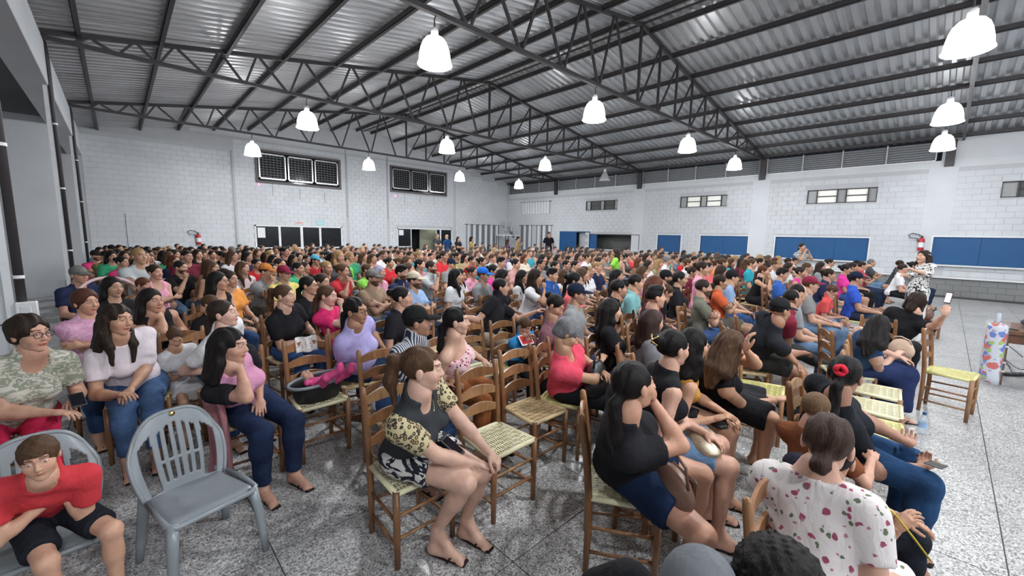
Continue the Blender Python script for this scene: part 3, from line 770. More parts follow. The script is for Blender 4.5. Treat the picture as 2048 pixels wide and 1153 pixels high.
# ------------------------------------------------------------------ heads (face towards -Y), two builds and a child, three finenesses
def head_prims(kind):
    m = kind == 'm'; c = kind == 'c'
    j = 1.09 if m else 1.0
    P = [E_((0,.012,.028), (.073,.090,.086)), E_((0,-.032,-.038), (.055*j,.058,.072*j), .035),
         E_((0,-.066,-.096*(1.02 if m else 1)), (.021*j,.018,.017), .028), E_((0,-.012,-.07), (.047*j,.045,.035), .03)]
    for s in (-1,1):
        P += [E_((s*.034,-.058,-.028), (.024,.022,.022), .03), C((s*.012,-.090,.029), (s*.040,-.078,.031), .007 if m else .005, None, .02),
              E_((s*.0765,.012,-.006), (.010,.019,.030), .008), E_((s*.074,.012,-.028), (.008,.009,.012), .008)]
    P += [C((0,-.086,.014), (0,-.107,-.024), .0075, .0105, .016), E_((.0095,-.099,-.030), (.0075,.009,.007), .008), E_((-.0095,-.099,-.030), (.0075,.009,.007), .008)]
    for s in (-1,1): P.append(E_((s*.031,-.101,.009), (.017,.016,.0115), .014, op='-'))
    for s in (-1,1): P.append(E_((s*.031,-.0785,.009), (.0125,.0125,.0125), .002))
    P += [C((-.018,-.0855,-.0555), (0,-.0935,-.0535), .0038, .0052, .006), C((.018,-.0855,-.0555), (0,-.0935,-.0535), .0038, .0052, .006),
          C((-.014,-.086,-.063), (.014,-.086,-.063), .0055, None, .006), C((-.021,-.087,-.0588), (.021,-.087,-.0588), .0016, None, .003, op='-')]
    return P
def head_tint(v, kind, beard=0):
    x, y, z = v[:,0], v[:,1], v[:,2]; T = np.ones((len(v),3))
    fr = y < -.05
    lip = fr & (np.abs(x) < .0235) & (z > -.0695 + .002*np.abs(x)/.02) & (z < -.0495 - .0035*np.abs(x)/.02) & (y < -.083)
    T[lip] = (.82,.42,.42) if kind != 'm' else (.86,.6,.58)
    cheek = fr & ((np.abs(x)-.042)**2 + (z+.03)**2 < .018**2); T[cheek] *= (1.04,.93,.92)
    bz = .031 + .004*np.cos((np.abs(x)-.028)/.02*1.4); br = fr & (np.abs(x) > .011) & (np.abs(x) < .047) & (np.abs(z-bz) < (.0042 if kind == 'm' else .0032)); T[br] = (.22,.18,.16)
    for s in (-1,1):
        d = np.sqrt((x-s*.031)**2 + (y+.0785)**2 + (z-.009)**2); ey = (d < .0138) & (y < -.083) & (np.abs(z-.009) < .0068)
        T[ey] = (1.2,1.5,1.85)
        ir = ey & ((x-s*.031)**2 + (z-.009)**2 < .0058**2); T[ir] = (.08,.06,.06)
        lid = (d < .0155) & (y < -.083) & ~ey & (z > .014) & (z < .0185); T[lid] = (.5,.42,.4)
    if beard:
        bd = (z < -.028 - .35*np.maximum(0, .0+ y + .06)) & (y < .02) & ~lip & (z > -.13) & ((np.abs(x) > .026) | (z < -.074) | ((z > -.05) & (z < -.037) & (np.abs(x) < .026)))
        T[bd] = (.20,.17,.16) if beard > 1 else (.55,.5,.48)
    return T
_HC = {}
def head_mesh(kind, h, beard=0):
    key = (kind, h)
    if key not in _HC: _HC[key] = grow(head_prims(kind), h)
    v, q = _HC[key]; return v, q, head_tint(v, kind, beard)

# ------------------------------------------------------------------ hands: wrist at origin, fingers along +X, palm faces -Z, thumb on +Y side (right hand with palm down)
def hand_prims(pose):
    P = [E_((.045,0,0), (.05,.038,.014), .01), C((0,0,0), (.03,0,0), .021, .022, .02), E_((.035,.022,-.006), (.028,.016,.014), .012)]
    cur = dict(relax=(.35,.45,.3), fist=(1.35,1.5,.9), flat=(.08,.1,.05), hold=(.6,.8,.5), clasp=(.7,.9,.5))[pose]
    for i, (y, L) in enumerate(((.028,.074),(.0095,.082),(-.0095,.077),(-.027,.060))):
        p = V3(.082 - .004*abs(i-1), y, .002); a = 0; r = .0088 if i < 3 else .0076
        sp = (y*.9) if pose in ('flat','relax') else y*.1
        for k, fr in enumerate((.46,.31,.23)):
            a += cur[k]*(1+.12*i); d = V3(cos(a)*cos(sp*4), cos(a)*sin(sp*4), -sin(a)); q = p + d*L*fr
            P.append(C(p, q, r*(1-.06*k), r*(.94-.07*k), .004)); p = q
    a = .55 if pose != 'fist' else .2
    p = V3(.022,.030,-.006); q = p + .034*unit(V3(cos(a),sin(a)*1.1,-.35)); r_ = q + .028*unit(V3(1,.25 if pose != 'fist' else -.6,-.35)); e = r_ + .02*unit(V3(1,-.05 if pose != 'fist' else -1,-.35))
    P += [C(p,q,.0125,.0105,.008), C(q,r_,.0105,.0095,.004), C(r_,e,.0092,.0078,.004)]
    return P
_HA = {}
def hand_mesh(pose, h):
    if (pose,h) not in _HA: _HA[(pose,h)] = grow(hand_prims(pose), h)
    v, q = _HA[(pose,h)]; return v, q

# ------------------------------------------------------------------ hair and hats, in head space
def cap_hair(top=.0, low=-.035, fh=.062, side=.0):
    """scalp hair: shell round the skull cut clear of the face"""
    P = [E_((0,.020,.034), (.083+side,.098,.090+top))]
    P.append(E_((0,-.125,-.018), (.080,.085,.108), .012, op='-'))
    return P
def hair_prims(style):
    if style == 'short':
        return cap_hair(-.002,0,0,-.001) + [E_((0,.03,-.085), (.12,.12,.062), .02, op='-'), E_((.085,.0,-.03), (.025,.035,.038), .01, op='-'), E_((-.085,.0,-.03), (.025,.035,.038), .01, op='-')]
    if style == 'crop':
        return [E_((0,.016,.033), (.0775,.0935,.0865)), E_((0,-.122,-.035), (.082,.085,.100), .01, op='-'), E_((0,.03,-.075), (.12,.12,.062), .02, op='-'), E_((.085,.0,-.02), (.022,.035,.04), .01, op='-'), E_((-.085,.0,-.02), (.022,.035,.04), .01, op='-')]
    if style == 'quiff':
        return [E_((0,.016,.033), (.078,.094,.087)), E_((0,-.045,.098), (.055,.045,.03), .03), E_((0,.01,.105), (.065,.07,.03), .03), E_((0,-.127,-.04), (.082,.085,.104), .01, op='-'), E_((0,.03,-.075), (.12,.12,.062), .02, op='-'), E_((.085,.0,-.02), (.022,.035,.04), .01, op='-'), E_((-.085,.0,-.02), (.022,.035,.04), .01, op='-')]
    if style == 'shortf':
        return [E_((0,.022,.036), (.093,.108,.097)), E_((0,.06,-.03), (.07,.06,.05), .03), E_((0,-.132,-.008), (.080,.085,.110), .012, op='-'), E_((0,.0,-.12), (.13,.14,.06), .02, op='-')]
    if style == 'bowl':
        return [E_((0,.016,.030), (.086,.102,.094)), E_((0,-.135,-.05), (.088,.085,.085), .01, op='-'), E_((0,.0,-.095), (.13,.14,.072), .02, op='-')]
    if style == 'receding':
        return [E_((0,.018,.03), (.0775,.093,.086)), E_((0,-.09,.05), (.07,.10,.10), .01, op='-'), E_((0,.03,-.075), (.12,.12,.062), .02, op='-')]
    if style == 'bob':
        P = [E_((0,.018,.033), (.086,.100,.092))]
        for s in (-1,1): P += [C((s*.070,.01,.02), (s*.076,.0,-.085), .026, .030, .03)]
        P += [C((0,.07,0), (0,.07,-.10), .05, .05, .03), E_((0,-.120,-.04), (.066,.078,.112), .012, op='-')]
        return P
    base = cap_hair(0,0,0,0) + [E_((0,.04,-.11), (.11,.11,.062), .02, op='-')]
    if style == 'bun': return base + [E_((0,.125,.055), (.040,.038,.038), .01)]
    if style == 'lowbun': return base + [C((0,.09,-.03), (0,.125,-.06), .03, .036, .02)]
    if style == 'topbun': return base + [E_((0,.05,.135), (.040,.040,.034), .01)]
    if style == 'pony': return base + [C((0,.10,.055), (0,.150,.045), .020, .028, .015), C((0,.150,.045), (0,.160,-.07), .030, .034, .02), C((0,.160,-.07), (0,.13,-.20), .032, .012, .02)]
    if style == 'lowpony': return base + [C((0,.09,-.03), (0,.125,-.06), .03, .026, .02), C((0,.125,-.06), (0,.13,-.22), .030, .030, .02), C((0,.13,-.22), (.02,.12,-.36), .03, .01, .02)]
    if style in ('long', 'longf', 'longest'):
        L = -.47 if style == 'longest' else -.33
        P = [E_((0,.020,.034), (.085,.100,.092))]
        for s in (-1,1):
            P += [C((s*.068,.02,.02), (s*.083,.02,-.10), .026, .030, .03), C((s*.083,.02,-.10), (s*.092,.045,-.22), .032, .030, .03)]
            if style == 'longf': P += [C((s*.085,.0,-.10), (s*.085,-.045,-.20), .028, .028, .03), C((s*.085,-.045,-.20), (s*.075,-.07,L), .028, .012, .02)]
        P += [C((.035,.075,0), (.045,.085,-.20), .05, .052, .03), C((-.035,.075,0), (-.045,.085,-.20), .05, .052, .03), C((.03,.09,-.20), (.02,.10,L), .052, .020, .03), C((-.03,.09,-.20), (-.02,.10,L), .052, .020, .03),
              E_((0,-.128,-.024), (.076,.086,.115), .012, op='-'), C((0,-.075,-.08), (0,-.02,-.25), .042, .052, .01, op='-')]
        return P
    if style == 'curly': return [E_((0,.025,.035), (.105,.115,.105)), E_((0,.05,-.06), (.085,.07,.06), .03), E_((0,-.128,-.045), (.08,.082,.11), .012, op='-')]
    return []
def hair_noise(style):
    if style in ('curly',): return .0045, lambda X,Y,Z: np.sin(150*X+2*np.sin(60*Y))*np.sin(140*Y+3*np.sin(70*Z))*np.sin(130*Z)*1.6
    if style in ('short','bowl','quiff','crop','receding'): return .0022, lambda X,Y,Z: np.sin(130*X+60*Z)*np.sin(110*Z+30*Y)
    return .0028, lambda X,Y,Z: np.sin(150*X+2*np.sin(30*Z)+6*Y) + .7*np.sin(90*X-50*Y+3*np.sin(14*Z))
_HR = {}
def hair_mesh(style, h):
    if (style,h) not in _HR:
        a, fn = hair_noise(style)
        v, q = grow(hair_prims(style), h, a if h < .008 else 0, wfn=fn); _HR[(style,h)] = mesh_np('hair', v, q)
    return _HR[(style,h)]
_CAP = None
def cap_mesh():
    global _CAP
    if _CAP is None:
        P = [E_((0,.018,.052), (.087,.101,.088)), PL((0,0,.040), (0,-.05,-1)), ]
        v, q = grow(P, .008)
        P2 = [E_((0,-.105,.045), (.072,.085,.010)), PL((0,-.045,0), (0,1,0))]
        # curved brim
        v2, q2 = grow(P2, .006); v2[:,2] -= (v2[:,0]/.07)**2*.016 + .012*np.clip((-.09-v2[:,1])/.1,0,1)
        bt = MB().lathe([(0,.0),(.008,.002),(.008,.006),(0,.008)], 8, (0,.018,.138))
        Vv, Qq, _ = cat([(v,q,None),(v2,q2,None)])
        _CAP = mesh_np('cap', Vv, Qq)
    return _CAP
_GL = None
def glasses_mesh():
    global _GL
    if _GL is None:
        mb = MB()
        for s in (-1,1):
            mb.tube([(s*.032 + .0235*cos(t), -.101, .006 + .019*sin(t)) for t in np.linspace(0,2*pi,17)], .0021, 5)
            mb.tube([(s*.055,-.101,.010),(s*.077,-.06,.011),(s*.08,.02,.008)], .002, 5)
        mb.tube([(-.009,-.102,.010),(.009,-.102,.010)], .0022, 5)
        _GL = mb.mesh('glasses')
    return _GL

# ------------------------------------------------------------------ the figure
DEF = dict(sex='f', pose='sit', H=1.0, w=1.0, rz=0, twist=0, look=(0,0,0), lean=(0,.0), hl=None, hr=None, handp=('relax','relax'), knees=None, feet=None,
           top='tee', bottom='jeans', hair='long', shoes='sandal', child=0, spread=.11, feetback=0.0, cross=0, headpos=None, beard=0, elbow=(None,None), neck=1.0)
def figure(**kw):
    """returns prims and frames of a body facing -Y with the pelvis over the origin"""
    s = dict(DEF); s.update(kw); w = s['w']; f = s['sex'] != 'm'; sit = s['pose'] == 'sit'
    pz = .575 if sit else .93
    if s.get('pz'): pz = s['pz']
    P = V3(0,0,pz); tw = radians(s['twist'])
    lx, ly = s['lean']   # horizontal shift of the neck (x, y)
    Nk = P + V3(lx, ly, math.sqrt(max(.475**2 - lx*lx - ly*ly, .08)))
    if s['headpos'] is not None:
        hp = np.array(s['headpos'], float); Nk = hp + V3(0,.024,-.152)
        d = Nk - P; L = np.linalg.norm(d)
        if L > .52: P = Nk - d/L*.52 ; P[2] = max(P[2], pz)
    u = unit(Nk - P); L = np.linalg.norm(Nk - P)/.475
    fwd = rotz(tw) @ V3(0,-1,0); fwd = unit(fwd - u*(fwd@u)); left = np.cross(fwd, u)*-1  # left = +X when facing -Y
    left = np.cross(u, fwd)
    B = np.stack([left, -fwd, u], 1)   # columns x,y,z of torso frame at chest
    Bp = np.stack([V3(1,0,0), V3(0,1,0), V3(0,0,1)], 1)
    def T(x, y, z):     # torso point with gradual twist
        t = min(max(z/.3, 0), 1); b = Bp*(1-t) + B*t
        return P + b@V3(x*1.0, y, 0) + u*z*L
    sw = (.158 if f else .185)*(1+.25*(w-1))
    tor = [E_(T(0,.0,.0), (.155*w,.115*w,.115), .03), E_(T(0,-.005-.02*(w-1),.13), (.128*w*(1 if f else 1.06),.098*w*w,.12), .07, B), E_(T(0,-.004,.28), (.142*(1+.5*(w-1))*(1 if f else 1.1),.100*w,.135), .07, B),
           C(T(-sw+.035,.012,.405), T(sw-.035,.012,.405), .052, None, .05), C(T(0,.014,.42), Nk + u*.04 + V3(0,0,.0), .062, .050, .05)]
    for sg in (1,-1): tor.append(C(T(sg*.085,.014,.405), Nk + u*.035, .036, .042, .05))
    if f and not s['child']: tor += [E_(T(.066,-.088*w,.265), (.056*w,.050*w,.052), .03, B), E_(T(-.066,-.088*w,.265), (.056*w,.050*w,.052), .03, B)]
    if w > 1.12: tor.append(E_(T(0,-.07*w,.10), (.12*w,.085*w,.10), .05, B))
    if s['child']: Rh = None
    # head
    yw, pt, rl = [radians(a) for a in s['look']]
    Rh = rotz(yw)@rotx(pt)@roty(rl)      # pt > 0 looks down? face -Y: rotx(+) raises -Y... handled by sign below
    hc = Nk + V3(0,-.024,.152) if s['headpos'] is None else np.array(s['headpos'], float)
    nb = hc + Rh@V3(0,.022,-.075)
    neck = [C(Nk - u*.02 + B@V3(0,.012,0), nb, .052 if f else .062, .0475 if f else .058, .03)]
    # arms
    arms = []; cl = []; HF = []
    k = 1.0 if f else 1.07
    for i, sd in enumerate((1,-1)):      # left (+x), right (-x)
        Sh = T(sd*sw, .012, .395)
        tgt = s['hl'] if i == 0 else s['hr']
        if tgt is None: tgt = (sd*.09, -.30, .66) if sit else (sd*.26, -.04, .80)
        tgt = np.array(tgt, float)
        a, b = .285*k, .255*k
        d = tgt - Sh; D_ = np.linalg.norm(d)
        if D_ > a+b-.012: tgt = Sh + d/D_*(a+b-.012); d = tgt - Sh; D_ = a+b-.012
        if D_ < .12: D_ = .12
        pole = s['elbow'][i]
        pole = (B@V3(sd*.55, .35, -1.0)) if pole is None else np.array(pole, float)
        e1 = unit(d); pp = unit(pole - e1*(pole@e1)); ca = (a*a + D_*D_ - b*b)/(2*a*D_); ca = min(max(ca,-1),1)
        El = Sh + e1*(a*ca) + pp*(a*math.sqrt(1-ca*ca))
        r0 = .047*(1+.6*(w-1))*(1 if f else 1.12)
        arms.append([E_(Sh, (r0*1.12,)*3, .03), C(Sh, El, r0, r0*.80, .02), C(El, El + (tgt-El)*.35, r0*.82, r0*.80, .02), C(El+(tgt-El)*.3, tgt, r0*.78, .0235*(1 if f else 1.12), .02)])
        cl.append((Sh, El, tgt, r0))
        HF.append((tgt, unit(tgt-El)))
    # legs
    legs = []; LG = []
    th, sh_ = .43*(1 if f else 1.05), .42*(1 if f else 1.05)
    for i, sd in enumerate((1,-1)):
        Hp = P + V3(sd*.092*w, -.03 if sit else 0, -.015)
        if sit:
            kn = s['knees'][i] if s['knees'] else (sd*s['spread'], -.44, .52)
            kn = np.array(kn, float); kn = Hp + unit(kn-Hp)*th
            an = s['feet'][i] if s['feet'] else (kn[0]*1.0, kn[1] + .03 + s['feetback'], .085)
            an = np.array(an, float); an = kn + unit(an-kn)*sh_
            an[2] = max(an[2], .085)
        else:
            kn = Hp + V3(sd*.005,-.01,-.42); an = V3(sd*.085, .02, .085)
        r1 = .084*w if f else .080*w
        legs.append([C(Hp, kn, r1, .057*(1+.5*(w-1)), .03), E_(kn, (.056,)*3, .02), C(kn, kn+(an-kn)*.4, .052, .053*(1+.4*(w-1)), .02), C(kn+(an-kn)*.3+V3(0,.008,0), an, .052*(1+.4*(w-1)), .034, .02)])
        LG.append((Hp, kn, an, r1))
    feet = []
    for i, (Hp, kn, an, r1) in enumerate(LG):
        fd = V3(kn[0]-Hp[0], kn[1]-Hp[1], 0) if sit else V3(0,-1,0); fd = unit(fd) ; 
        if s.get('footdir'): fd = unit(np.array(s['footdir'][i], float))
        toe = an + fd*.15; toe[2] = .028; heel = an - fd*.03; heel[2] = .035
        ft = [C(an, heel + V3(0,0,.01), .034, .032, .02), C(heel, toe, .032, .026, .03), C(an, an+fd*.10+V3(0,0,-an[2]+.035), .033, .028, .03)]
        sdv = np.cross(fd, V3(0,0,1))
        for t in range(5):
            o_ = sdv*(t-2)*.016; ln = .045 - .005*abs(t - (0 if i == 0 else 4))*.9
            a0 = toe + o_ - fd*.01; a0[2] = .022; ft.append(C(a0, a0 + fd*ln + V3(0,0,-.006), .0105, .009, .006))
        feet.append((an, fd, toe, heel)); legs[i] += ft
    return dict(s=s, P=P, Nk=Nk, u=u, L=L, B=B, T=T, tor=tor, neck=neck, arms=arms, cl=cl, HF=HF, legs=legs, LG=LG, feet=feet, hc=hc, Rh=Rh, f=f, w=w, sit=sit)

def infl(prims, d, k=None):
    out = []
    for p in prims:
        if p[0] == 'c': out.append(('c', p[1], p[2], p[3]+d, p[4]+d, p[5] if k is None else k, p[6], p[7]))
        else: out.append(('e', p[1], p[2]+d, p[3], p[4] if k is None else k, 0, 0, p[7]))
    return out
def rk(p, **kw):
    return p
def top_prims(F, kind, loose=.012):
    T, Nk, u, B, L = F['T'], F['Nk'], F['u'], F['B'], F['L']
    fr = {'tank':.60,'strapless':.0,'tee':.0,'puff':.0,'long':.0,'dress':.6,'jacket':0}.get(kind, 0)
    if kind == 'sleeves':
        P = []
        for sg, (Sh, El, tg, r0) in zip((1,-1), F['cl']):
            b = Sh + (El-Sh)*.62; P += [C(Sh, b, r0+.018, r0*.9+.020, .03, flat=1), C(T(sg*.11,.012,.400), Sh, .052+loose+.002, r0+.018, .03, flat=2)]
        return P
    body = infl([p for p in F['tor'][:4]] + F['tor'][5:], loose)
    P = list(body)
    if kind not in ('strapless',): P += infl([F['neck'][0]], loose + .002)
    # hang to the hips
    P.append(E_(T(0,0,-.02), (.163*F['w']+loose,.122*F['w']+loose,.10), .04))
    sl = {'tee':.62,'polo':.66,'puff':.55,'cap':.3,'jacket':.62}.get(kind, 0)
    if sl:
        for (Sh, El, tg, r0) in F['cl']:
            b = Sh + (El-Sh)*sl; ex = .014 if kind != 'puff' else .021
            P += [C(Sh, b, r0+ex+.004, r0*.9+ex+(.008 if kind == 'tee' else .0), .03, flat=1)]
    if kind == 'long':
        for (Sh, El, tg, r0) in F['cl']:
            P += [C(Sh, El, r0+.016, r0*.85+.014, .03), C(El, El+(tg-El)*.93, r0*.9+.010, .038, .03, flat=1)]
    if kind == 'mid':
        for (Sh, El, tg, r0) in F['cl']: P += [C(Sh, El, r0+.016, r0*.85+.014, .03), C(El, El+(tg-El)*.3, r0*.9+.010, .045, .03, flat=1)]
    # neck opening
    fd = B@V3(0,-1,0); up = u
    if kind == 'strapless': P.append(PL(T(0,0,.345), u))
    elif kind in ('tank','dress'):
        P += [E_(T(0,0,.60), (.15,.15,.115), .006, B, '-'), E_(T(0,-.075,.435), (.075,.085,.095), .01, B, '-'), E_(T(0,.085,.465), (.065,.06,.05), .01, B, '-')]
        for s_ in (-1,1): P.append(E_(T(s_*.192,.0,.385), (.050,.11,.10), .015, B, '-'))
    elif kind in ('polo','jacket'): P += [E_(T(0,0,.640), (.15,.15,.115), .006, B, '-'), E_(T(0,-.10,.43), (.020,.06,.07), .006, B, '-')]
    else:
        dp = F['s'].get('neckdepth', 0)
        P += [E_(T(0,-.01,.606), (.15,.15,.115), .006, B, '-'), E_(T(0,-.055,.488-dp*.3), (.066,.07,.050+dp), .01, B, '-')]
    hem = F['s'].get('hem', -.075)
    P.append(PL(F['P'] + V3(0,0,hem), (0,0,-1)))
    if F['sit'] : P.append(PL(F['P'] + V3(0,-.17*F['w'],0), (0,-.75,-.66))) if False else None
    return [p for p in P if p is not None]
def bottom_prims(F, kind, loose=.010):
    w = F['w']; P = [E_(F['P'] + V3(0,0,-.005), (.160*w+loose,.120*w+loose,.118), .03)]
    if kind in ('jeans','shorts','mini'):
        for (Hp, kn, an, r1) in F['LG']:
            if kind == 'jeans':
                P += [C(Hp, kn, r1+loose, .064+loose*.6, .04), C(kn, kn+(an-kn)*.35, .060+loose, .058+loose, .03), C(kn+(an-kn)*.3, kn+(an-kn)*.93, .056+loose, .044+loose, .03, flat=1)]
            else:
                t = F['s'].get('shortlen', .78 if kind == 'shorts' else .5); b = Hp + (kn-Hp)*t
                P += [C(Hp, b, r1+loose+.004, r1*.80+loose+.018, .03, flat=1)]
    else:
        t = F['s'].get('shortlen', .72); (a0,k0,n0,r1), (a1,k1,n1,_) = F['LG']
        for (Hp, kn, an, r) in F['LG']: P.append(C(Hp, Hp+(kn-Hp)*t, r+loose+.006, r*.86+loose+.014, .07, flat=1))
        m0, m1 = (a0+a1)/2, ((a0+a1)/2*(1-t) + (k0+k1)/2*t)
        P.append(C(m0, m1, .08*w, .085*w, .07, flat=1))
        if kind == 'dress_long':
            P = P[:1]
            for (Hp, kn, an, r) in F['LG']: P += [C(Hp, kn, r+.02, .095, .09), C(kn, kn+(an-kn)*.88, .095, .12, .09, flat=1)]
            P.append(C((k0+k1)/2, (k0+k1)/2*.15+(n0+n1)/2*.85, .10, .13, .09, flat=1)); P.append(C(m0, (k0+k1)/2, .08, .09, .08))
    return P
def shoe_prims(F, kind, side):
    P = []
    for (an, fd, toe, heel) in F['feet'][side:side+1]:
        sdv = np.cross(fd, V3(0,0,1))
        if kind == 'sneaker':
            P += [C(heel+V3(0,0,.008), toe+fd*.025+V3(0,0,.006), .042, .036, .02), C(an+V3(0,0,-.01), heel+V3(0,0,.015), .043, .042, .02), C(an+V3(0,0,-.015), toe+V3(0,0,.0), .042, .034, .03)]
        else:
            a0 = heel.copy(); a0[2] = .008; b0 = toe + fd*.035; b0[2] = .008
            for o_ in (-.022, 0, .022): P.append(C(a0+sdv*o_*.7, b0+sdv*o_, .011, .011, .01))
            c = toe - fd*.015; c[2] = .030
            for s_ in (-1,1):
                P.append(C(toe+fd*.012+V3(0,0,.012), c - fd*.035 + sdv*s_*.032 + V3(0,0,.005), .007, .007, .004))
                P.append(C(c - fd*.035 + sdv*s_*.032+V3(0,0,.005), c - fd*.05 + sdv*s_*.036 - V3(0,0,.02), .007, .007, .004))
    return P

def place_hand(F, i, pose, h, dirn=None, palm=None):
    (wr, fd) = F['HF'][i]
    d = unit(np.array(dirn, float)) if dirn is not None else fd
    n = np.array(palm, float) if palm is not None else V3(0,0,-1)
    n = n - d*(n@d)
    if np.linalg.norm(n) < .05: n = V3(0,-1,0) - d*(-d[1])
    n = unit(n); z = -n; y = np.cross(z, d)           # frame x=d, y, z
    v, q = hand_mesh(pose, h)
    v = v.copy()
    # right hand palm down has its thumb on +Y(left) side; the left hand is the mirror
    sc = .93 if F['f'] else 1.03
    R = np.stack([d, y, z], 1)
    if i == 0: v[:,1] *= -1; q = q[:, ::-1]
    return (v*sc)@R.T + wr, q

def build_meshes(hb=.012, hh=.0055, hhand=.005, hc=.011, far=False, **kw):
    """returns dict of part name -> (mesh, material key); plus head frame"""
    F = figure(**kw); s = F['s']
    prims = list(F['tor']) + list(F['neck']) + [p for a in F['arms'] for p in a] + [p for l in F['legs'] for p in l]
    out = {}
    tops, bots = s['top'], s['bottom']
    tl = tops if isinstance(tops, (list,tuple)) else [tops]; bl = bots if isinstance(bots, (list,tuple)) else [bots]
    cloths = []
    lo = s.get('loose', .015)
    for t in tl:
        if t: tp = top_prims(F, t, lo); cloths.append(('top:'+t, tp))
    for t in bl:
        if t: cloths.append(('bottom:'+t, bottom_prims(F, t)))
    for nme, pr in cloths:
        v, q = grow(pr, hc, .0035 if not far else 0, wf=(19,27,15)); out[nme] = mesh_np('garment', v, q)
    if s['shoes']: 
        for sd_ in (0,1): v, q = grow(shoe_prims(F, s['shoes'], sd_), .0105 if not far else .016); out['shoe%d' % sd_] = mesh_np('footwear', v, q)
    v, q = grow(prims, hb)
    if False:      # drop skin buried in the clothes
        ce = v[q].mean(1); buried = np.zeros(len(q), bool)
        for nme, pr in cloths: buried |= feval(pr, ce) < -.0075
        q = q[~buried]; used = np.unique(q); mp = np.full(len(v), -1); mp[used] = np.arange(len(used)); v = v[used]; q = mp[q]
    parts = [(v, q, None)]
    kind = 'm' if s['sex'] == 'm' else 'f'
    hv, hq, ht = head_mesh(kind, hh, s['beard']); hs = s.get('headscale', 1.0)
    parts.append(((hv*hs)@F['Rh'].T + F['hc'], hq, ht))
    for i in (0,1):
        hd = s.get('hdir', (None,None))[i]; pm = s.get('palm', (None,None))[i]
        a, b = place_hand(F, i, s['handp'][i], hhand, hd, pm); parts.append((a, b, None))
    V, Q, T_ = cat(parts)
    me = mesh_np('body', V, Q)
    at = me.color_attributes.new('tint', 'FLOAT_COLOR', 'POINT'); at.data.foreach_set('color', np.c_[T_, np.ones(len(T_))].astype(np.float32).ravel())
    out['body'] = me
    HM = Matrix([list(F['Rh'][i]*hs) + [F['hc'][i]] for i in range(3)] + [[0,0,0,1]])
    return out, HM, F
# ================================================================== chairs
SEAT = dict(cream=M['cordc'], yellow=M['cordy'], straw=M['cords'])
_CH = {}
def chair_parts():
    if _CH: return _CH
    for sx, nm in ((1,'a'),(-1,'b')):
        _CH['front_'+nm] = MB().tube([(sx*.188,-.185,0),(sx*.19,-.185,.25),(sx*.19,-.185,.468)], [.017,.0205,.020], 10).mesh('leg')
        _CH['back_'+nm] = MB().tube([(sx*.168,.185,0),(sx*.17,.18,.25),(sx*.172,.185,.46),(sx*.176,.205,.68),(sx*.178,.235,.90),(sx*.178,.24,.935),(sx*.178,.241,.945)], [.017,.0205,.021,.021,.020,.017,.008], 10).mesh('leg')
    def slat(z, y, W):
        mb = MB()
        def fn(u, v, o):
            x = (u-.5)*2*W; a = 1-(2*u-1)**2; return (x, y+.018*a+o, z-.032+.015*a*.6 + v*(.045+.032*a))
        n = 12; vs = []
        for o in (-.008,.008):
            for i in range(n+1):
                for v in (0,1): vs.append(fn(i/n, v, o))
        f = []
        for i in range(n):
            a = i*2; b = (n+1)*2 + a
            f += [(a,a+2,a+3,a+1),(b,b+1,b+3,b+2),(a,b,b+2,a+2),(a+1,a+3,b+3,b+1)]
        f += [(0,1,(n+1)*2+1,(n+1)*2),(n*2,(n+1)*2+n*2,(n+1)*2+n*2+1,n*2+1)]
        return mb.add(vs, f).mesh('slat')
    _CH['slats'] = [slat(.60,.195,.172), slat(.73,.21,.174), slat(.865,.228,.176)]
    R = []
    for z in (.20,.34): R.append(MB().tube([(-.188,-.185,z-.02),(.188,-.185,z-.02)], .0105, 8).mesh('rung'))
    for sx in (-1,1):
        for z in (.13,.28): R.append(MB().tube([(sx*.188,-.185,z),(sx*.168,.183,z)], .0105, 8).mesh('rung'))
    R.append(MB().tube([(-.168,.183,.22),(.168,.183,.22)], .0105, 8).mesh('rung'))
    _CH['rungs'] = R
    mb = MB(); z = .455
    for a, b in (((-.188,-.185),(.188,-.185)),((-.17,.18),(.17,.18)),((-.19,-.185),(-.171,.18)),((.19,-.185),(.171,.18))):
        mb.tube([(a[0],a[1],z),(b[0],b[1],z)], .0165, 8)
    n = 19
    for i in range(n):
        x0 = -.175 + .35*i/(n-1); x1 = x0*.9
        for zz in (z+.006,): mb.bar((x0,-.19,zz),(x1,.18,zz),.0085,.005)
    rows = 7
    for j in range(rows):
        y = -.14 + .28*j/(rows-1); w_ = .18 - (y+.185)*.05
        for i in range(n-1):
            x0 = -.175+.35*i/(n-1); x1 = -.175+.35*(i+1)/(n-1); k = 1-.1*(y+.185)/.365
            up = .0035 if (i//2+j)%2 else -.003
            mb.bar((x0*k-.001,y,z+.007+up),(x1*k+.001,y,z+.007+up),.012,.005)
    _CH['seat'] = mb.mesh('woven_seat')
    # one-mesh version for chairs that are small in the photo
    allm = MB()
    def addme(me): allm.add([v.co for v in me.vertices], [tuple(p.vertices) for p in me.polygons], True)
    return _CH
def chair(x, y, rz, seat='straw', label=None, group='wooden ladder back chairs', full=True, sc=1.0, dark=0):
    c = chair_parts(); t = empty('wooden_chair', (x,y,0), radians(rz)); t.scale = (sc,)*3
    tag(t, label or 'wooden ladder back chair', 'chair', group)
    for k in ('front_a','front_b','back_a','back_b'): link('leg', c[k], M['wood'], t)
    for s_ in c['slats']: link('slat', s_, M['wood'], t)
    for r in c['rungs']: link('rung', r, M['wood'], t)
    me = c.get('seat_'+seat)
    if me is None: me = c['seat'].copy(); me.materials.clear(); me.materials.append(SEAT[seat]); c['seat_'+seat] = me
    link('woven_seat', me, None, t); return t
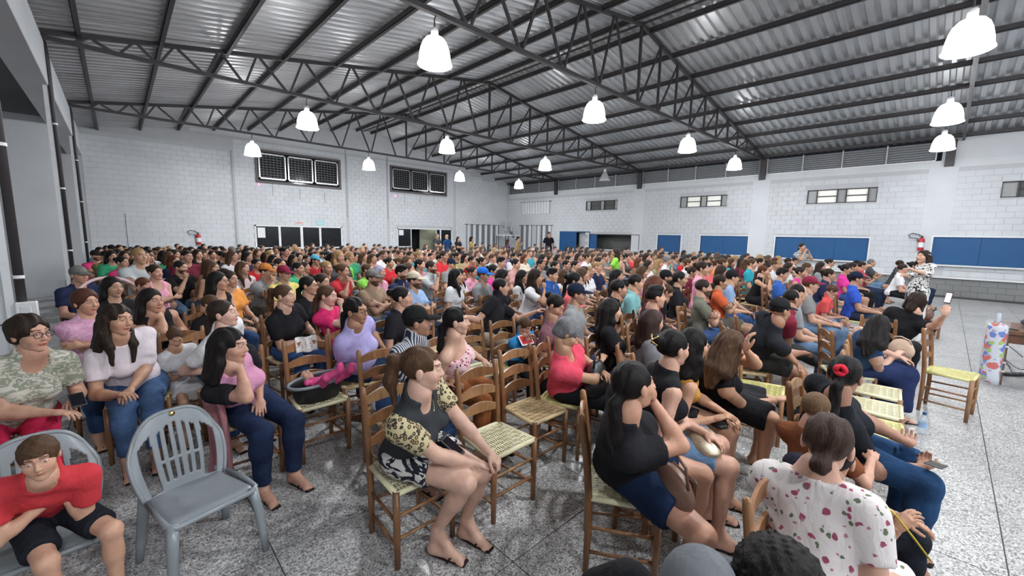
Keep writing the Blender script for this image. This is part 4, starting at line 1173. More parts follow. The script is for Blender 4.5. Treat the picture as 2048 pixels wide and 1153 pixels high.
def plastic_chair(x, y, rz, label, tilt=None, sc=1.0):
    t = empty('plastic_chair', (x,y,0), radians(rz)); t.scale = (sc,)*3; tag(t, label, 'chair', 'grey plastic chairs')
    def seat(u, v):
        w_ = .225 - .03*v; xx = (u-.5)*2*w_; yy = -.235 + .44*v
        z = .435 - .012*(1-(2*u-1)**2)*min(1,v*3) - .02*v + (-.03*(1-v/.12)**2 if v < .12 else 0) - (.02*max(0,abs(2*u-1)-.88)/.12)
        return (xx*(1 if v > .1 else .97+.3*v), yy, z)
    solidify(MB().grid(seat, 26, 26).obj('seat', M['plastic'], t), .007)
    def back(u, v):
        s_ = 2*u-1; Wd = .205 + .035*sin(v*pi*.85) ; xx = s_*Wd*(1-.10*max(0,v-.75)/.25*abs(s_))
        zt = .865 - .13*abs(s_)**3.2; zz = .40 + (zt-.40)*v
        return (xx, .20 + .10*v + .02*v*v - .035*(s_*s_)*(1-v*.4), zz)
    def hole(u, v):
        s_ = abs(2*u-1)
        if .50 + .05*(v) < s_ < .80 and .05 < v < .80 - .3*(s_-.5): return True
        if s_ < .46 and ((.42 < v < .86 - .25*s_) or (.14 < v < .36)):
            k = ((2*u-1)*(1.0) + .5)*5.5; return (k % 1) > .55
        return False
    solidify(MB().grid(back, 62, 46, hole=hole).obj('backrest', M['plastic'], t), .008)
    pts = [back(0, v) for v in np.linspace(0,1,12)] + [back(u, 1) for u in np.linspace(.04,.96,22)] + [back(1, v) for v in np.linspace(1,0,12)]
    MB().tube(pts, .012, 8).obj('back_rim', M['plastic'], t)
    MB().tube([(-.205,.12,.425),(-.222,-.1,.43),(-.218,-.215,.425),(-.19,-.24,.415),(.19,-.24,.415),(.218,-.215,.425),(.222,-.1,.43),(.205,.12,.425)], .015, 8).obj('seat_rim', M['plastic'], t)
    for sx in (-1,1):
        MB().tube([(sx*.20,-.215,.43),(sx*.215,-.235,.30),(sx*.228,-.25,.12),(sx*.236,-.26,0)], [.030,.030,.026,.022], 10, flat=.8).obj('leg', M['plastic'], t)
        MB().tube([(sx*.195,.20,.44),(sx*.205,.225,.30),(sx*.222,.25,.12),(sx*.232,.265,0)], [.032,.030,.025,.021], 10, flat=.8).obj('leg', M['plastic'], t)
    p = back(.5,.955)
    MB().lathe([(0,0),(.016,0),(.016,.002),(0,.002)], 14).obj('sticker', M['goldm'], t).matrix_local = Matrix.Translation((p[0],p[1]-.008,p[2])) @ Matrix.Rotation(radians(80),4,'X')
    return t

# ================================================================== people
COLR = dict(hotpink=(.72,.06,.20), olive=(.18,.17,.07), black=(.014,.014,.017), maroon=(.16,.02,.04), lgrey=(.42,.45,.46), navy=(.02,.027,.07), coral=(.68,.14,.15), pink=(.72,.33,.45),
  grey=(.22,.23,.24), red=(.55,.03,.04), mauve=(.45,.20,.26), dgrey=(.06,.062,.068), brown=(.20,.11,.07), blue=(.03,.10,.35), lime=(.25,.62,.10), teal=(.03,.32,.40), white=(.74,.74,.76), cream=(.66,.58,.46),
  orange=(.75,.30,.07), orangered=(.52,.10,.04), peach=(.66,.38,.28), yellow=(.62,.52,.16), green=(.05,.38,.19), dgreen=(.04,.07,.04), camo=(.14,.14,.11), purple=(.22,.14,.28), aqua=(.24,.50,.52), slate=(.12,.15,.22),
  magenta=(.72,.05,.32), royal=(.03,.08,.42), tan=(.27,.19,.13), pinkl=(.7,.42,.48), floral=(.70,.55,.55), pattern=(.42,.36,.2), whitered=(.66,.35,.35), leo=(.28,.24,.14), bwfloral=(.25,.25,.25), blackw=(.08,.08,.08),
  redc=(.42,.03,.04), redb=(.60,.08,.08), red2=(.40,.06,.07), grey2=(.24,.245,.25), maroon2=(.26,.025,.05), mauve2=(.20,.09,.11), lblue=(.26,.38,.58), purpled=(.12,.03,.06), lilac=(.45,.40,.72))
WORD = dict(lgrey='light grey', dgrey='dark grey', hotpink='hot pink', dgreen='dark green', orangered='rust orange', royal='royal blue', lblue='light blue', pinkl='pale pink', floral='pink floral', pattern='yellow patterned', whitered='white and red', leo='leopard print', bwfloral='black and white floral', blackw='black lace', redc='crimson', redb='bright red', red2='brick red', grey2='mid grey', maroon2='wine red', mauve2='plum', purpled='dark purple', camo='camouflage')
HAIRC = dict(k=(.012,.010,.010), d=(.028,.018,.013), n=(.075,.04,.022), y=(.30,.19,.09), g=(.17,.17,.18), r=(.10,.032,.018), v=(.32,.30,.40))
STY = dict(s='short', q='quiff', c='crop', r='receding', b='bun', t='topbun', p='pony', w='lowpony', l='long', f='longf', o='bob', u='curly', x='short', y='lowpony', k='bowl')
SKIN = (.50,.285,.195)
def skin(j=.08):
    f = 1 + RNG.uniform(-j*2, j); return (SKIN[0]*f, SKIN[1]*f*(1+RNG.uniform(-.04,.04)), SKIN[2]*f*(1+RNG.uniform(-.06,.06)))
XARM = dict(hl=(-.12,-.215,.86), hr=(.13,-.235,.82), elbow=((.6,-.5,-1),(-.6,-.5,-1)), hdir=((-1,.1,.1),(1,.1,.0)), palm=((0,1,0),(0,1,-.2)))
TPL = {}
def template(key, h=None, **kw):
    o, HM, F = build_meshes(hb=.023, hh=.0075, hhand=.009, hc=.020, **kw)
    TPL[key] = (o, HM, F)
_t = ['tee','tank','polo']; _b = ['jeans','shorts']
template('f0', sex='f', look=(6,2,0), top=['tee','tank'], bottom=_b)
template('f1', sex='f', twist=14, look=(34,0,3), top=['tee','tank'], bottom=_b, lean=(0,-.05), cross=1)
template('f2', sex='f', twist=10, look=(22,4,-4), top=['tee','tank'], bottom=_b, lean=(0,-.13), hr=(-.02,-.30,1.02), handp=('relax','fist'), elbow=(None,(-.3,-1,-1)), hdir=(None,(0,-.2,1)), palm=(None,(0,1,0)))
template('f3', sex='f', twist=8, look=(16,0,0), top=['tee','tank'], bottom=_b, **XARM)
template('m0', sex='m', look=(10,2,0), top=['tee','polo','long'], bottom=_b, spread=.16, hl=(.12,-.34,.64), hr=(-.12,-.34,.64))
template('m1', sex='m', twist=15, look=(30,3,0), top=['tee','polo'], bottom=_b, lean=(0,-.12), spread=.18, hl=(.10,-.42,.60), hr=(-.05,-.42,.62))
template('m2', sex='m', twist=8, look=(18,-3,0), top=['tee','polo'], bottom=_b, lean=(0,.03), spread=.17, **XARM)
template('m3', sex='m', twist=12, look=(26,5,0), top=['tee','polo'], bottom=_b, lean=(0,-.14), spread=.17, hr=(-.02,-.33,1.03), handp=('relax','fist'), elbow=(None,(-.3,-1,-1)), hdir=(None,(0,-.2,1)), palm=(None,(0,1,0)))
template('m4', sex='m', twist=12, look=(24,22,0), top=['tee','polo'], bottom=_b, lean=(0,-.20), spread=.17, hl=(.04,-.42,.66), hr=(-.04,-.42,.66))
template('mb0', sex='m', twist=5, look=(14,0,0), top=['tee','polo'], bottom=_b, spread=.16, beard=2, **XARM)
template('mb1', sex='m', twist=14, look=(26,4,0), top=['tee','polo'], bottom=_b, lean=(0,-.12), spread=.18, beard=2, hr=(-.02,-.33,1.02), handp=('relax','fist'), elbow=(None,(-.3,-1,-1)), hdir=(None,(0,-.2,1)), palm=(None,(0,1,0)))
NP = [0]
def crowd_person(x, y, z, sex, hair, hc, colr, flags, px, fy):
    fl = flags; kid = hair == 'k'
    if 'B' in fl: key = 'mb1' if 'c' in fl else 'mb0'
    elif sex == 'f' : key = 'f2' if 'c' in fl else 'f3' if 'x' in fl else ('f0' if RNG.random() < .5 else 'f1')
    else: key = 'm3' if 'c' in fl else 'm2' if 'x' in fl else 'm4' if 'D' in fl else ('m0','m1','m2','m0')[RNG.integers(4)]
    o, HM, F = TPL[key]; hz = F['hc'][2]; sc = z/hz
    top = 'tank' if ('A' in fl and 'top:tank' in o) else 'polo' if ('P' in fl and 'top:polo' in o) else 'long' if ('L' in fl and 'top:long' in o) else 'tee'
    rz = math.atan2(max(9, x) - x, y + 3) if x < 9 else RNG.uniform(-.05,.16)
    rz = rz*.75 + RNG.uniform(-.12,.12) - radians(F['s']['look'][0])*.35
    hx, hy = F['hc'][0]*sc, F['hc'][1]*sc
    r = empty('person', (x - (cos(rz)*hx - sin(rz)*hy), y - (sin(rz)*hx + cos(rz)*hy), 0), rz); r.scale = (sc,)*3
    link('body', o['body'], M['skin'], r, skin(.12))
    jit = RNG.uniform(.88,1.12); c = tuple(min(1,v*jit) for v in COLR[colr])
    link('shirt', o['top:'+top], M['cloth'], r, c)
    sh = RNG.random() < .35
    link('trousers', o['bottom:shorts' if sh else 'bottom:jeans'], M['denim'], r, [(.04,.08,.19),(.02,.03,.06),(.015,.015,.018),(.12,.19,.30),(.10,.09,.08)][RNG.integers(5)])
    if 'shoe0' in o:
        for k_ in (0,1): link('shoe', o['shoe%d' % k_], M['black'], r)
    link('hair', hair_mesh(STY[hair], .0085), M['hair'], r, HAIRC[hc], mw=HM)
    ex = ''
    cc = None
    if hair in 'xy' or 'W' in fl or 'M' in fl or 'O' in fl or 'U' in fl or 'N' in fl:
        cc = 'cream' if 'W' in fl else 'maroon' if 'M' in fl else 'orange' if 'O' in fl else 'blue' if 'U' in fl else 'navy' if 'N' in fl else 'light blue' if hair == 'y' else ('tan' if colr == 'cream' else 'grey' if 'g' == hc or colr in ('tan','brown') else 'dark')
        link('cap', cap_mesh(), M['cloth'], r, {'cream':(.62,.55,.42),'maroon':(.22,.02,.05),'orange':(.5,.18,.04),'blue':(.02,.14,.55),'navy':(.012,.018,.04),'light blue':(.1,.42,.6),'tan':(.3,.24,.16),'grey':(.16,.16,.15),'dark':(.014,.014,.018)}[cc], mw=HM)
        ex = cc + ' cap'
    if 'G' in fl: link('glasses', glasses_mesh(), M['black'], r, mw=HM); ex = 'glasses'
    pose = 'chin on hand' if 'c' in fl else 'arms crossed' if key in ('f3','m2','mb0') else 'head bowed' if 'D' in fl else ''
    return r, dict(px=px, d=math.hypot(x,y), col=WORD.get(colr, colr), ex=ex, pose=pose, top={'tank':'tank top','polo':'polo shirt','long':'shirt','tee':'top'}[top], kid=kid)
ZONES = [(330,'before the bare left end of the gable wall'),(500,'left of the glass doors'),(600,'below the left high window'),(690,'right half of the closed glass doors'),(790,'between the two glass doors'),(925,'before the open glass doors'),(1020,'before the gable curtain'),(1120,'before the corner curtain'),(1185,'before the blue door'),(1290,'before the dark open hatch'),(1395,'before the smallest blue hatch'),(1510,'before the medium blue hatch'),(1760,'before the widest blue hatch'),(3000,'by the right extinguisher')]
def zone(px):
    for a, b in ZONES:
        if px < a: return b
def label_crowd(recs):
    groups = {}
    for r, a in recs:
        band = 'back rows' if a['d'] > 13.5 else 'middle rows' if a['d'] > 8 else 'front rows'
        base = ('child' if a['kid'] else 'person') + ' in ' + a['col'] + ' ' + a['top'] + (', ' + (a['ex'] or a['pose']) if (a['ex'] or a['pose']) else '')
        groups.setdefault((base, band, zone(a['px'])), []).append((r, a))
    names = ['leftmost','second from left','third from left','fourth from left','fifth from left','sixth from left','seventh from left','eighth from left','ninth from left','tenth from left']
    for (base, band, zn), lst in groups.items():
        lst.sort(key=lambda t: t[1]['px'])
        for i, (r, a) in enumerate(lst):
            o = '' if len(lst) == 1 else (', ' + names[i] if i < 10 else ', farther right')
            lb = base + ', ' + band + ' ' + zn + o
            while len(lb.split()) > 16: lb = lb.replace(' the ', ' ', 1) if ' the ' in lb else lb.replace('before ','',1) if 'before ' in lb else ' '.join(lb.split()[:16])
            tag(r, lb, 'person', 'people seated in the crowd')
CROWD = '''-0.40 13.69 1.21 m x k hotpink TB 192
-0.21 12.86 1.24 m s k olive T 213
-0.02 14.44 1.21 f l k black T 236
0.17 13.93 1.24 m s d maroon T 257
0.34 15.13 1.21 m x k black T 272
0.03 10.99 1.21 f b k hotpink T 244
0.21 9.94 1.21 m s k lgrey TB 273
0.62 16.22 1.21 m s k navy Tc 296
0.47 11.90 1.21 f l n coral T 299
0.38 8.35 1.21 f b d pink Ax 311
1.54 19.07 1.21 m s d grey T 355
1.01 14.44 1.21 m s d red T 342
1.17 13.56 1.21 f b n mauve T 364
0.83 11.18 1.21 f l r navy T 349
0.76 9.16 1.21 m s k black TBc 362
1.28 11.62 1.02 f k d red T 398
1.84 15.82 1.21 m x d grey T 402
2.29 18.91 1.21 m s k dgrey T 408
-0.15 17.55 1.21 m x k dgrey T 224
0.22 7.84 1.08 f k r brown T 288
-0.08 6.53 1.21 f l k black T 225
-0.43 8.34 1.21 m x g navy T 159
0.75 12.59 0.99 f k d hotpink T 330
1.20 9.38 1.21 f l n brown T 420
2.34 15.66 1.21 m x k black T 444
3.32 18.29 1.21 m s k dgrey T 481
3.26 16.89 1.21 m x d maroon T 494
2.45 14.65 1.24 m x n brown T 465
2.51 13.63 1.21 m s n blue T 485
3.07 15.14 1.21 f l d maroon T 505
3.78 17.08 1.21 m s d lgrey P 525
4.04 16.33 1.21 f l n peach T 553
5.10 17.89 1.21 f l y white T 590
4.21 14.47 1.21 f l y white T 596
5.09 16.38 1.21 m s r dgrey T 615
4.40 13.71 1.24 f l d black T 625
4.95 14.79 1.21 m x k black T 637
4.93 13.94 1.21 m x k black P 654
6.54 18.43 1.21 f l d grey T 655
6.41 19.89 1.21 f l d white T 626
1.85 11.84 1.21 f b d dgrey T 453
2.68 11.79 1.21 f l d grey T 533
2.55 10.58 1.21 f l k black T 547
3.26 12.47 1.18 m s k dgrey TB 568
3.12 11.12 1.18 f l k navy A 587
3.50 11.98 1.18 f l d black T 598
3.25 9.94 1.21 f y d redc T 632
1.96 9.37 1.21 m s k red T 514
1.58 8.59 1.21 f f n floral T 487
2.22 8.77 1.24 m s d black T 561
1.73 7.66 1.21 m x d grey2 TcO 533
1.86 7.14 1.21 m s r yellow TM 568
2.31 7.97 1.21 m s k green T 598
2.72 8.95 1.15 f b d black T 611
3.28 10.45 1.02 m k d white T 620
2.65 7.54 1.24 f b y black T 653
1.08 6.77 1.21 f l d orange T 460
1.17 8.83 1.21 f l n black A 425
0.88 6.27 1.24 f l k black AG 437
1.15 7.55 1.18 f b d white T 450
1.69 5.45 1.21 f w k black TG 618
2.04 6.00 1.18 f b d black T 645
0.71 5.66 1.05 f k n black T 422
3.53 11.45 1.15 m s d dgrey T 614
3.76 10.49 1.18 f b n black T 660
1.99 8.39 1.18 m s k dgrey T 545
4.08 11.15 1.21 m s k brown T 665
7.75 19.16 1.21 m s k orange T 697
6.49 15.63 1.21 f l n grey T 706
8.47 19.03 1.21 m x k black T 730
6.55 14.59 1.21 f l n peach T 733
8.51 18.03 1.21 m s d brown T 750
8.34 17.20 1.24 m s k white T 760
6.71 13.90 1.21 f b g lgrey T 758
8.04 15.56 1.21 m s k dgrey T 783
6.49 12.30 1.21 m s d cream T 791
7.78 14.19 1.21 m s k navy P 805
5.89 11.58 1.21 f l k black T 778
6.13 11.03 1.21 m s n dgrey T 810
7.72 13.49 1.24 f l d white T 821
7.59 12.70 1.21 m s n maroon T 837
8.11 12.81 1.21 m x n cream T 859
9.89 15.04 1.21 f l n yellow T 874
9.45 14.01 1.24 f l d brown T 884
5.01 13.13 1.21 m x k dgreen T 679
4.91 12.44 1.21 f l r brown T 689
4.58 10.92 1.21 m s k white Tc 710
4.57 10.36 1.24 f l n grey T 727
4.51 9.71 1.24 f l n orange T 745
5.21 10.82 1.18 m s k camo T 758
4.36 8.54 1.21 f b k red T 779
4.80 8.91 1.18 f b n olive T 799
4.39 7.82 1.27 f l n peach T 814
6.24 10.16 1.21 f l r coral T 848
4.41 7.33 1.24 f w k pink T 840
4.31 6.76 1.24 m s d lgrey PBc 862
6.09 9.13 1.21 m s k brown T 880
7.29 10.99 1.21 m s n cream T 878
5.32 7.51 1.21 m x d grey2 TN 904
7.35 10.07 1.21 f b k cream T 915
8.44 12.10 1.21 m s k blue T 898
3.35 9.18 1.30 f l k black T 665
3.78 9.59 1.18 m s k lime Tc 690
2.66 6.86 1.24 f b n redc Tc 685
3.20 7.08 1.21 m s n lime T 736
2.70 5.81 1.21 m x n tan TBA 746
3.18 6.60 1.21 f l v pink T 759
3.28 6.02 1.24 m q k navy PB 803
3.71 6.55 1.24 f b n grey T 817
3.05 5.22 1.21 m x d lblue TBW 829
2.14 3.92 1.21 f b k black T 805
3.91 5.40 1.21 f f k white T 912
6.02 14.14 1.21 m s d dgrey T 715
10.89 17.54 1.21 f l n white T 852
5.42 11.78 1.21 m s k dgrey T 741
10.09 13.45 1.21 m s r red T 927
6.91 9.49 1.24 f b k yellow T 915
6.80 8.96 1.24 f l k pattern T 931
8.56 10.96 1.21 f l n peach T 943
6.49 8.28 1.21 m s k red T 944
11.35 13.82 1.21 f l n cream T 963
6.37 7.74 1.21 f b k teal T 964
8.15 9.71 1.21 f b n black T 972
7.59 8.76 1.21 m s n lgrey T 985
10.09 11.79 1.21 m s k brown T 980
9.10 10.23 1.21 f l n peach T 996
8.92 9.70 1.24 m s r purple T 1010
6.33 7.01 1.24 m q k white T 1002
10.61 11.29 1.21 f l k dgrey T 1019
8.69 9.04 1.21 m s k white T 1028
6.32 6.50 1.24 f b k whitered T 1032
10.53 10.65 1.24 f l n peach T 1039
8.46 8.34 1.21 f l r cream T 1050
10.48 10.10 1.24 m c n teal T 1059
11.42 10.38 1.21 m s n orange T 1084
12.13 10.72 1.21 f l k white T 1095
8.60 7.54 1.21 f l d teal T 1098
7.13 6.50 1.21 m s k grey T 1082
9.40 7.89 1.21 f l k dgrey T 1116
12.64 10.53 1.21 m s k black T 1120
15.75 13.41 1.21 m s d grey T 1111
9.14 7.27 1.21 m s k dgrey T 1138
11.41 9.26 1.21 f l n brown T 1130
12.58 9.93 1.21 m s d white T 1142
12.22 9.42 1.24 m s k grey T 1151
10.69 8.12 1.21 f l d pink T 1157
19.15 14.65 1.21 m s k maroon T 1155
16.92 12.61 1.21 m s k dgrey T 1165
16.90 13.59 1.21 f l k grey T 1134
13.68 12.71 1.21 f l d dgrey T 1075
18.43 17.29 1.21 m s k white T 1071
16.20 14.27 1.21 m s d grey T 1097
16.80 20.35 1.21 m s k dgrey T 966
14.38 18.00 1.21 f l k white T 952
14.36 16.83 1.21 f l k dgrey T 979
15.63 17.78 1.21 f l n cream T 991
10.61 14.84 1.21 f l d black T 907
4.39 5.93 1.15 f f k white T 921
4.92 6.26 1.15 f b d pink T 946
4.36 5.25 1.21 m x r grey2 TU 968
5.04 5.78 1.21 f b k magenta T 987
4.28 4.68 1.24 f l k black T 1006
4.95 4.92 1.18 f f k white T 1045
4.72 4.40 1.24 f f d white Tc 1072
5.35 4.61 1.21 m q k blue P 1104
6.01 4.88 1.15 f l n white T 1129
4.94 3.83 1.21 f w k black T 1146
5.92 4.39 1.21 f l n white T 1165
7.51 5.78 1.21 m s k dgrey T 1151
7.83 6.30 1.18 m s k black T 1133
6.92 5.88 1.21 m s k grey T 1111
3.86 2.93 1.21 m x d grey2 TN 1154
11.58 10.96 1.18 f l n peach T 1067
11.40 14.55 1.18 f l n brown T 944
9.87 10.90 1.24 f l y white T 1003
7.94 7.17 1.27 f l k black T 1086
18.61 14.21 1.21 m s k maroon T 1156
16.16 12.07 1.24 m s k dgrey T 1165
15.62 11.37 1.24 f l d navy T 1175
13.73 9.79 1.21 f b n white T 1183
14.50 10.17 1.21 m s n brown T 1190
16.53 11.39 1.21 f b d grey T 1197
14.24 9.60 1.24 f b d coral T 1206
10.16 7.38 1.24 f b d white T 1175
10.79 7.64 1.21 f l n brown T 1185
9.29 6.35 1.21 f b d peach T 1199
11.27 8.52 1.15 f l n pink T 1159
6.59 4.84 1.18 f f d white T 1169
7.09 5.09 1.15 f b y white T 1179
7.61 5.25 1.21 m c y navy T 1195
16.20 9.92 1.21 f l d black T 1244
18.70 11.15 1.21 m s k dgrey T 1255
11.91 7.11 1.21 f b k blackw A 1253
12.98 7.56 1.21 f b r red T 1264
13.93 7.93 1.21 m x d dgrey T 1272
15.74 8.69 1.21 m s k black T 1284
16.85 8.95 1.21 m s d white T 1299
13.30 6.92 1.21 f b n pinkl T 1306
15.38 7.60 1.21 m s k grey T 1326
19.29 9.64 1.30 m x n dgrey T 1323
16.07 7.61 1.21 m s k red TG 1342
15.35 7.00 1.24 f b d dgrey T 1356
18.28 8.05 1.21 f l k grey T 1368
10.20 5.71 1.21 f l r brown T 1278
9.37 4.98 1.21 f l d white T 1297
10.14 5.12 1.21 f l y leo T 1317
12.70 6.30 1.21 f b n pink T 1324
11.69 5.62 1.21 f b g white Tc 1336
13.20 6.06 1.21 f b d slate A 1353
14.03 6.12 1.21 f l k black T 1371
10.94 4.68 1.21 f b n white T 1377
12.97 5.35 1.21 m s k cream T 1390
15.15 6.08 1.21 m s d brown T 1401
12.35 4.78 1.24 m s d brown T 1412
6.24 3.89 1.21 f l k black T 1235
7.33 4.01 1.21 f l n pink T 1286
8.25 3.43 1.21 f b d maroon T 1386
8.76 3.49 1.21 f b d coral T 1401
9.80 3.73 1.21 f b k coral T 1417
6.76 3.25 1.21 m x k black TB 1333
6.44 2.87 1.24 f w k black T 1361
5.96 2.85 1.08 m k n black TD 1333
5.35 3.02 1.24 m s k aqua T 1272
4.75 2.93 1.21 m s k black T 1237
5.70 3.40 1.12 f b k black AG 1250
4.70 2.39 1.30 f l r purpled T 1311
4.22 2.14 1.24 m q k black Tx 1311
5.83 2.26 1.21 m s d camo TBx 1407
4.53 3.48 1.27 f b k coral T 1150
8.51 6.52 1.12 m s d grey T 1153
11.76 8.76 1.15 f l n pink T 1165
18.78 7.51 1.21 m s k grey T 1402
13.68 5.30 1.18 m s r brown T 1412
10.50 3.98 1.18 f b d coral T 1418
11.58 4.18 1.21 f b n orange T 1435
15.19 5.33 1.21 f l k black T 1445
14.75 4.99 1.24 f b d black T 1457
16.09 5.21 1.18 m s y white T 1471
15.73 4.84 1.21 m x k dgrey T 1486
17.90 5.36 1.21 m s d dgrey T 1495
14.71 4.27 1.21 m s d grey2 T 1504
13.69 3.86 1.21 f b n pink T 1512
14.80 3.64 1.21 m s r grey2 T 1550
14.15 3.13 1.24 m s d dgrey T 1578
11.51 2.97 1.21 f t d brown T 1536
10.08 2.68 1.21 f w r black Ac 1527
8.61 3.01 1.24 f l d black T 1444
7.82 2.55 1.21 m x k lblue T 1465
6.86 2.40 1.21 f w d orangered Tx 1441
9.39 2.17 1.21 m q k blue TG 1564
12.06 2.65 1.21 f l d white TG 1578
10.42 2.07 1.21 f b d magenta A 1602
11.69 2.20 1.24 m s n cream T 1615
13.27 2.21 1.21 f f d grey T 1642
15.75 2.40 1.21 f b d white TG 1661
7.67 1.38 1.21 m x n bwfloral TM 1621
6.36 1.26 1.21 m r k grey T 1598
10.32 1.57 1.21 m b d navy T 1658
8.99 1.30 1.02 m k n redb TD 1664
16.08 3.37 1.21 m s k white T 1592
7.80 3.07 1.33 f b d pink T 1406
12.56 1.61 1.21 f b k magenta T 1691
13.82 1.62 1.21 f b d black T 1706
14.92 1.55 1.21 m s d red2 T 1726
15.68 1.75 1.21 m s k dgrey T 1715
17.25 1.59 1.21 m s g dgrey T 1743
9.64 1.06 1.21 m x k royal TN 1714
17.19 0.92 1.21 m s d dgrey T 1801
14.48 0.71 1.21 m s d white L 1807
16.59 0.60 1.21 f b k grey T 1827
2.79 13.15 1.24 f f n grey T 516
1.43 15.22 1.21 f l d lgrey T 374
6.97 14.84 1.18 m s n pink T 748
17.25 6.56 1.21 f l k dgrey T 1419
0.02 16.98 1.24 m s d maroon T 239
12.41 12.96 1.21 f l d navy T 1026
9.25 11.47 1.18 f b n brown T 956
11.17 7.10 1.24 f l y black T 1229
12.93 3.53 1.24 m s k white T 1521
0.96 15.61 1.21 m c y pink T 330
0.53 13.20 1.24 f l k white T 300
4.22 11.88 1.21 f b k lgrey T 656
3.65 12.87 1.18 f f d maroon T 590
12.40 3.74 1.21 f f n maroon T 1492
12.26 5.42 1.18 m s k red T 1365
1.75 13.10 1.21 m s d peach T 425
1.44 16.59 1.21 m s n teal T 364
2.56 16.40 1.15 m c y grey T 452
0.09 13.44 1.21 f f d lgrey T 250
0.67 13.92 1.15 m s n white T 312
14.03 9.07 1.21 f l n lgrey T 1222
12.63 4.18 1.21 f f n teal T 1463
1.79 14.41 1.21 f b n pink T 413
7.98 11.47 1.12 f f n lgrey T 896
0.37 11.36 1.30 m c k brown T 289
2.23 16.87 1.21 m s k grey T 423
3.35 13.64 1.12 f b n white T 552
-0.38 16.02 1.21 f l k teal T 199
1.42 14.02 1.27 f b d pink T 384
3.89 15.26 1.24 m s n red T 561
16.65 4.30 1.21 f l n pink T 1537
0.13 18.03 1.18 m c d teal T 249
13.03 4.89 1.21 f b n black T 1422
2.28 12.90 1.21 f b k pink T 476
-0.07 18.76 1.15 m c k red T 232
11.12 3.87 1.27 f b n peach T 1447
0.83 17.21 1.15 m c n white T 310
6.58 11.25 1.18 f l k red T 829
-0.12 12.10 1.27 f l k green T 223
4.23 12.84 1.18 m c n lgrey T 633
5.91 14.76 1.21 f b y lgrey T 694
11.82 6.35 1.27 f l d teal T 1294
0.81 15.03 1.24 f b n cream T 319
3.83 14.11 1.18 m s d teal T 578
0.52 16.77 1.18 f l n dgrey T 285
1.37 12.39 1.27 f f d black T 395
16.97 7.06 1.21 m c y white T 1389
1.00 13.05 1.24 f l d black T 351
11.61 7.93 1.21 m c d white T 1200
5.75 8.44 1.33 m s d red T 888
6.76 10.62 1.18 m c k lgrey T 862
9.09 12.62 1.18 f f k teal T 910
11.82 11.64 1.18 f b k pink T 1051
1.97 13.93 1.18 m s k black T 435
8.56 13.83 1.21 m s k white T 851
2.23 11.54 1.24 f l k navy T 495
10.28 6.83 1.27 m s n grey T 1212
16.08 4.41 1.24 f l y green T 1521
4.84 15.72 1.09 f l k teal T 613
4.52 13.16 1.15 f b k white T 646
4.94 11.49 1.18 m s d brown T 718
4.95 10.00 1.30 m s n white T 768
15.71 3.77 1.24 m s y teal T 1558
15.78 5.74 1.12 f l d black T 1433
7.76 11.99 1.21 m s k grey T 868
12.56 3.10 1.21 m c n white T 1548
5.92 16.10 1.21 m s k pink T 666
0.25 12.66 1.24 m s d maroon T 269
3.40 14.43 1.21 m s d white T 540
14.45 5.75 1.12 m s n peach T 1403
13.14 8.19 1.15 f l n teal T 1237
14.21 12.84 1.21 m s d green T 1086
1.21 17.64 1.18 f f y red T 339
0.98 10.49 1.33 m c k maroon T 374
2.89 14.19 1.12 f l y white T 507
14.19 3.65 1.18 m s n dgrey T 1537
13.63 5.80 1.24 m s k black T 1380
4.11 10.08 1.27 f l y green T 700
1.60 13.57 1.18 m s k red T 405
1.36 13.23 1.18 f l d teal T 386
13.94 13.42 1.21 m s n brown T 1060
11.38 13.00 1.21 f f y teal T 990
2.67 11.36 1.27 m s y maroon T 541
13.94 10.42 1.18 f b k red T 1164
0.80 13.42 1.21 f l k black T 328
13.26 4.11 1.21 f l d maroon T 1483
14.96 9.35 1.21 m s n maroon T 1236
10.21 8.85 1.21 f l n teal T 1103
0.32 19.73 1.09 f f k red T 263
5.97 15.31 1.24 f l k dgrey T 685
10.65 13.29 1.24 m s n black T 953
-0.32 14.97 1.15 m s y white T 204
9.55 8.44 1.24 f f n brown T 1095
4.50 15.03 1.15 f b n brown T 604
7.09 12.65 1.27 f b k grey T 813
-0.29 19.34 1.15 f l k black T 214
16.66 13.07 1.21 f l k red T 1145
10.97 3.17 1.30 f b n teal T 1504
15.17 4.03 1.12 f b y dgrey T 1529
3.07 17.37 1.12 m s k maroon T 476
5.64 9.86 1.27 m s d black T 821
8.31 16.67 1.15 f b k white T 770
3.45 15.67 1.15 m c n lgrey T 524
16.35 5.92 1.24 f l n green T 1435
12.49 6.89 1.21 m s d white T 1284
4.50 16.48 1.21 f b k peach T 579
16.27 8.32 1.24 f l n black T 1313
2.36 12.19 1.30 f l k white T 496
8.02 15.06 1.21 f b k white T 794
7.59 10.64 1.18 f l n green T 907
2.14 15.14 1.24 f b k black T 433
5.53 9.23 1.30 f b y teal T 839
1.80 10.75 1.30 f l n white T 466
13.28 3.16 1.18 m c y brown T 1558
9.35 9.41 1.18 m c k teal T 1042
12.47 7.62 1.24 m c n peach T 1245
13.58 6.38 1.12 m c n green T 1344
0.82 12.16 1.24 f l n green T 339
17.52 4.66 1.15 m c n pink T 1529
5.97 13.63 1.27 m s y maroon T 724
0.24 9.35 1.41 m s y lgrey T 278
0.44 17.55 1.21 m c n black T 276
1.90 12.70 1.21 f b k black T 444
5.71 10.56 1.27 f b n cream T 800
8.69 11.57 1.18 m s k cream T 927
5.41 15.74 1.21 f l k white T 645
3.93 12.29 1.18 f b k teal T 624
12.99 14.18 1.21 f l n red T 1008
3.11 11.79 1.33 f b k black T 570
3.29 8.64 1.37 f f y dgrey T 678'''
recs = []; rows = []
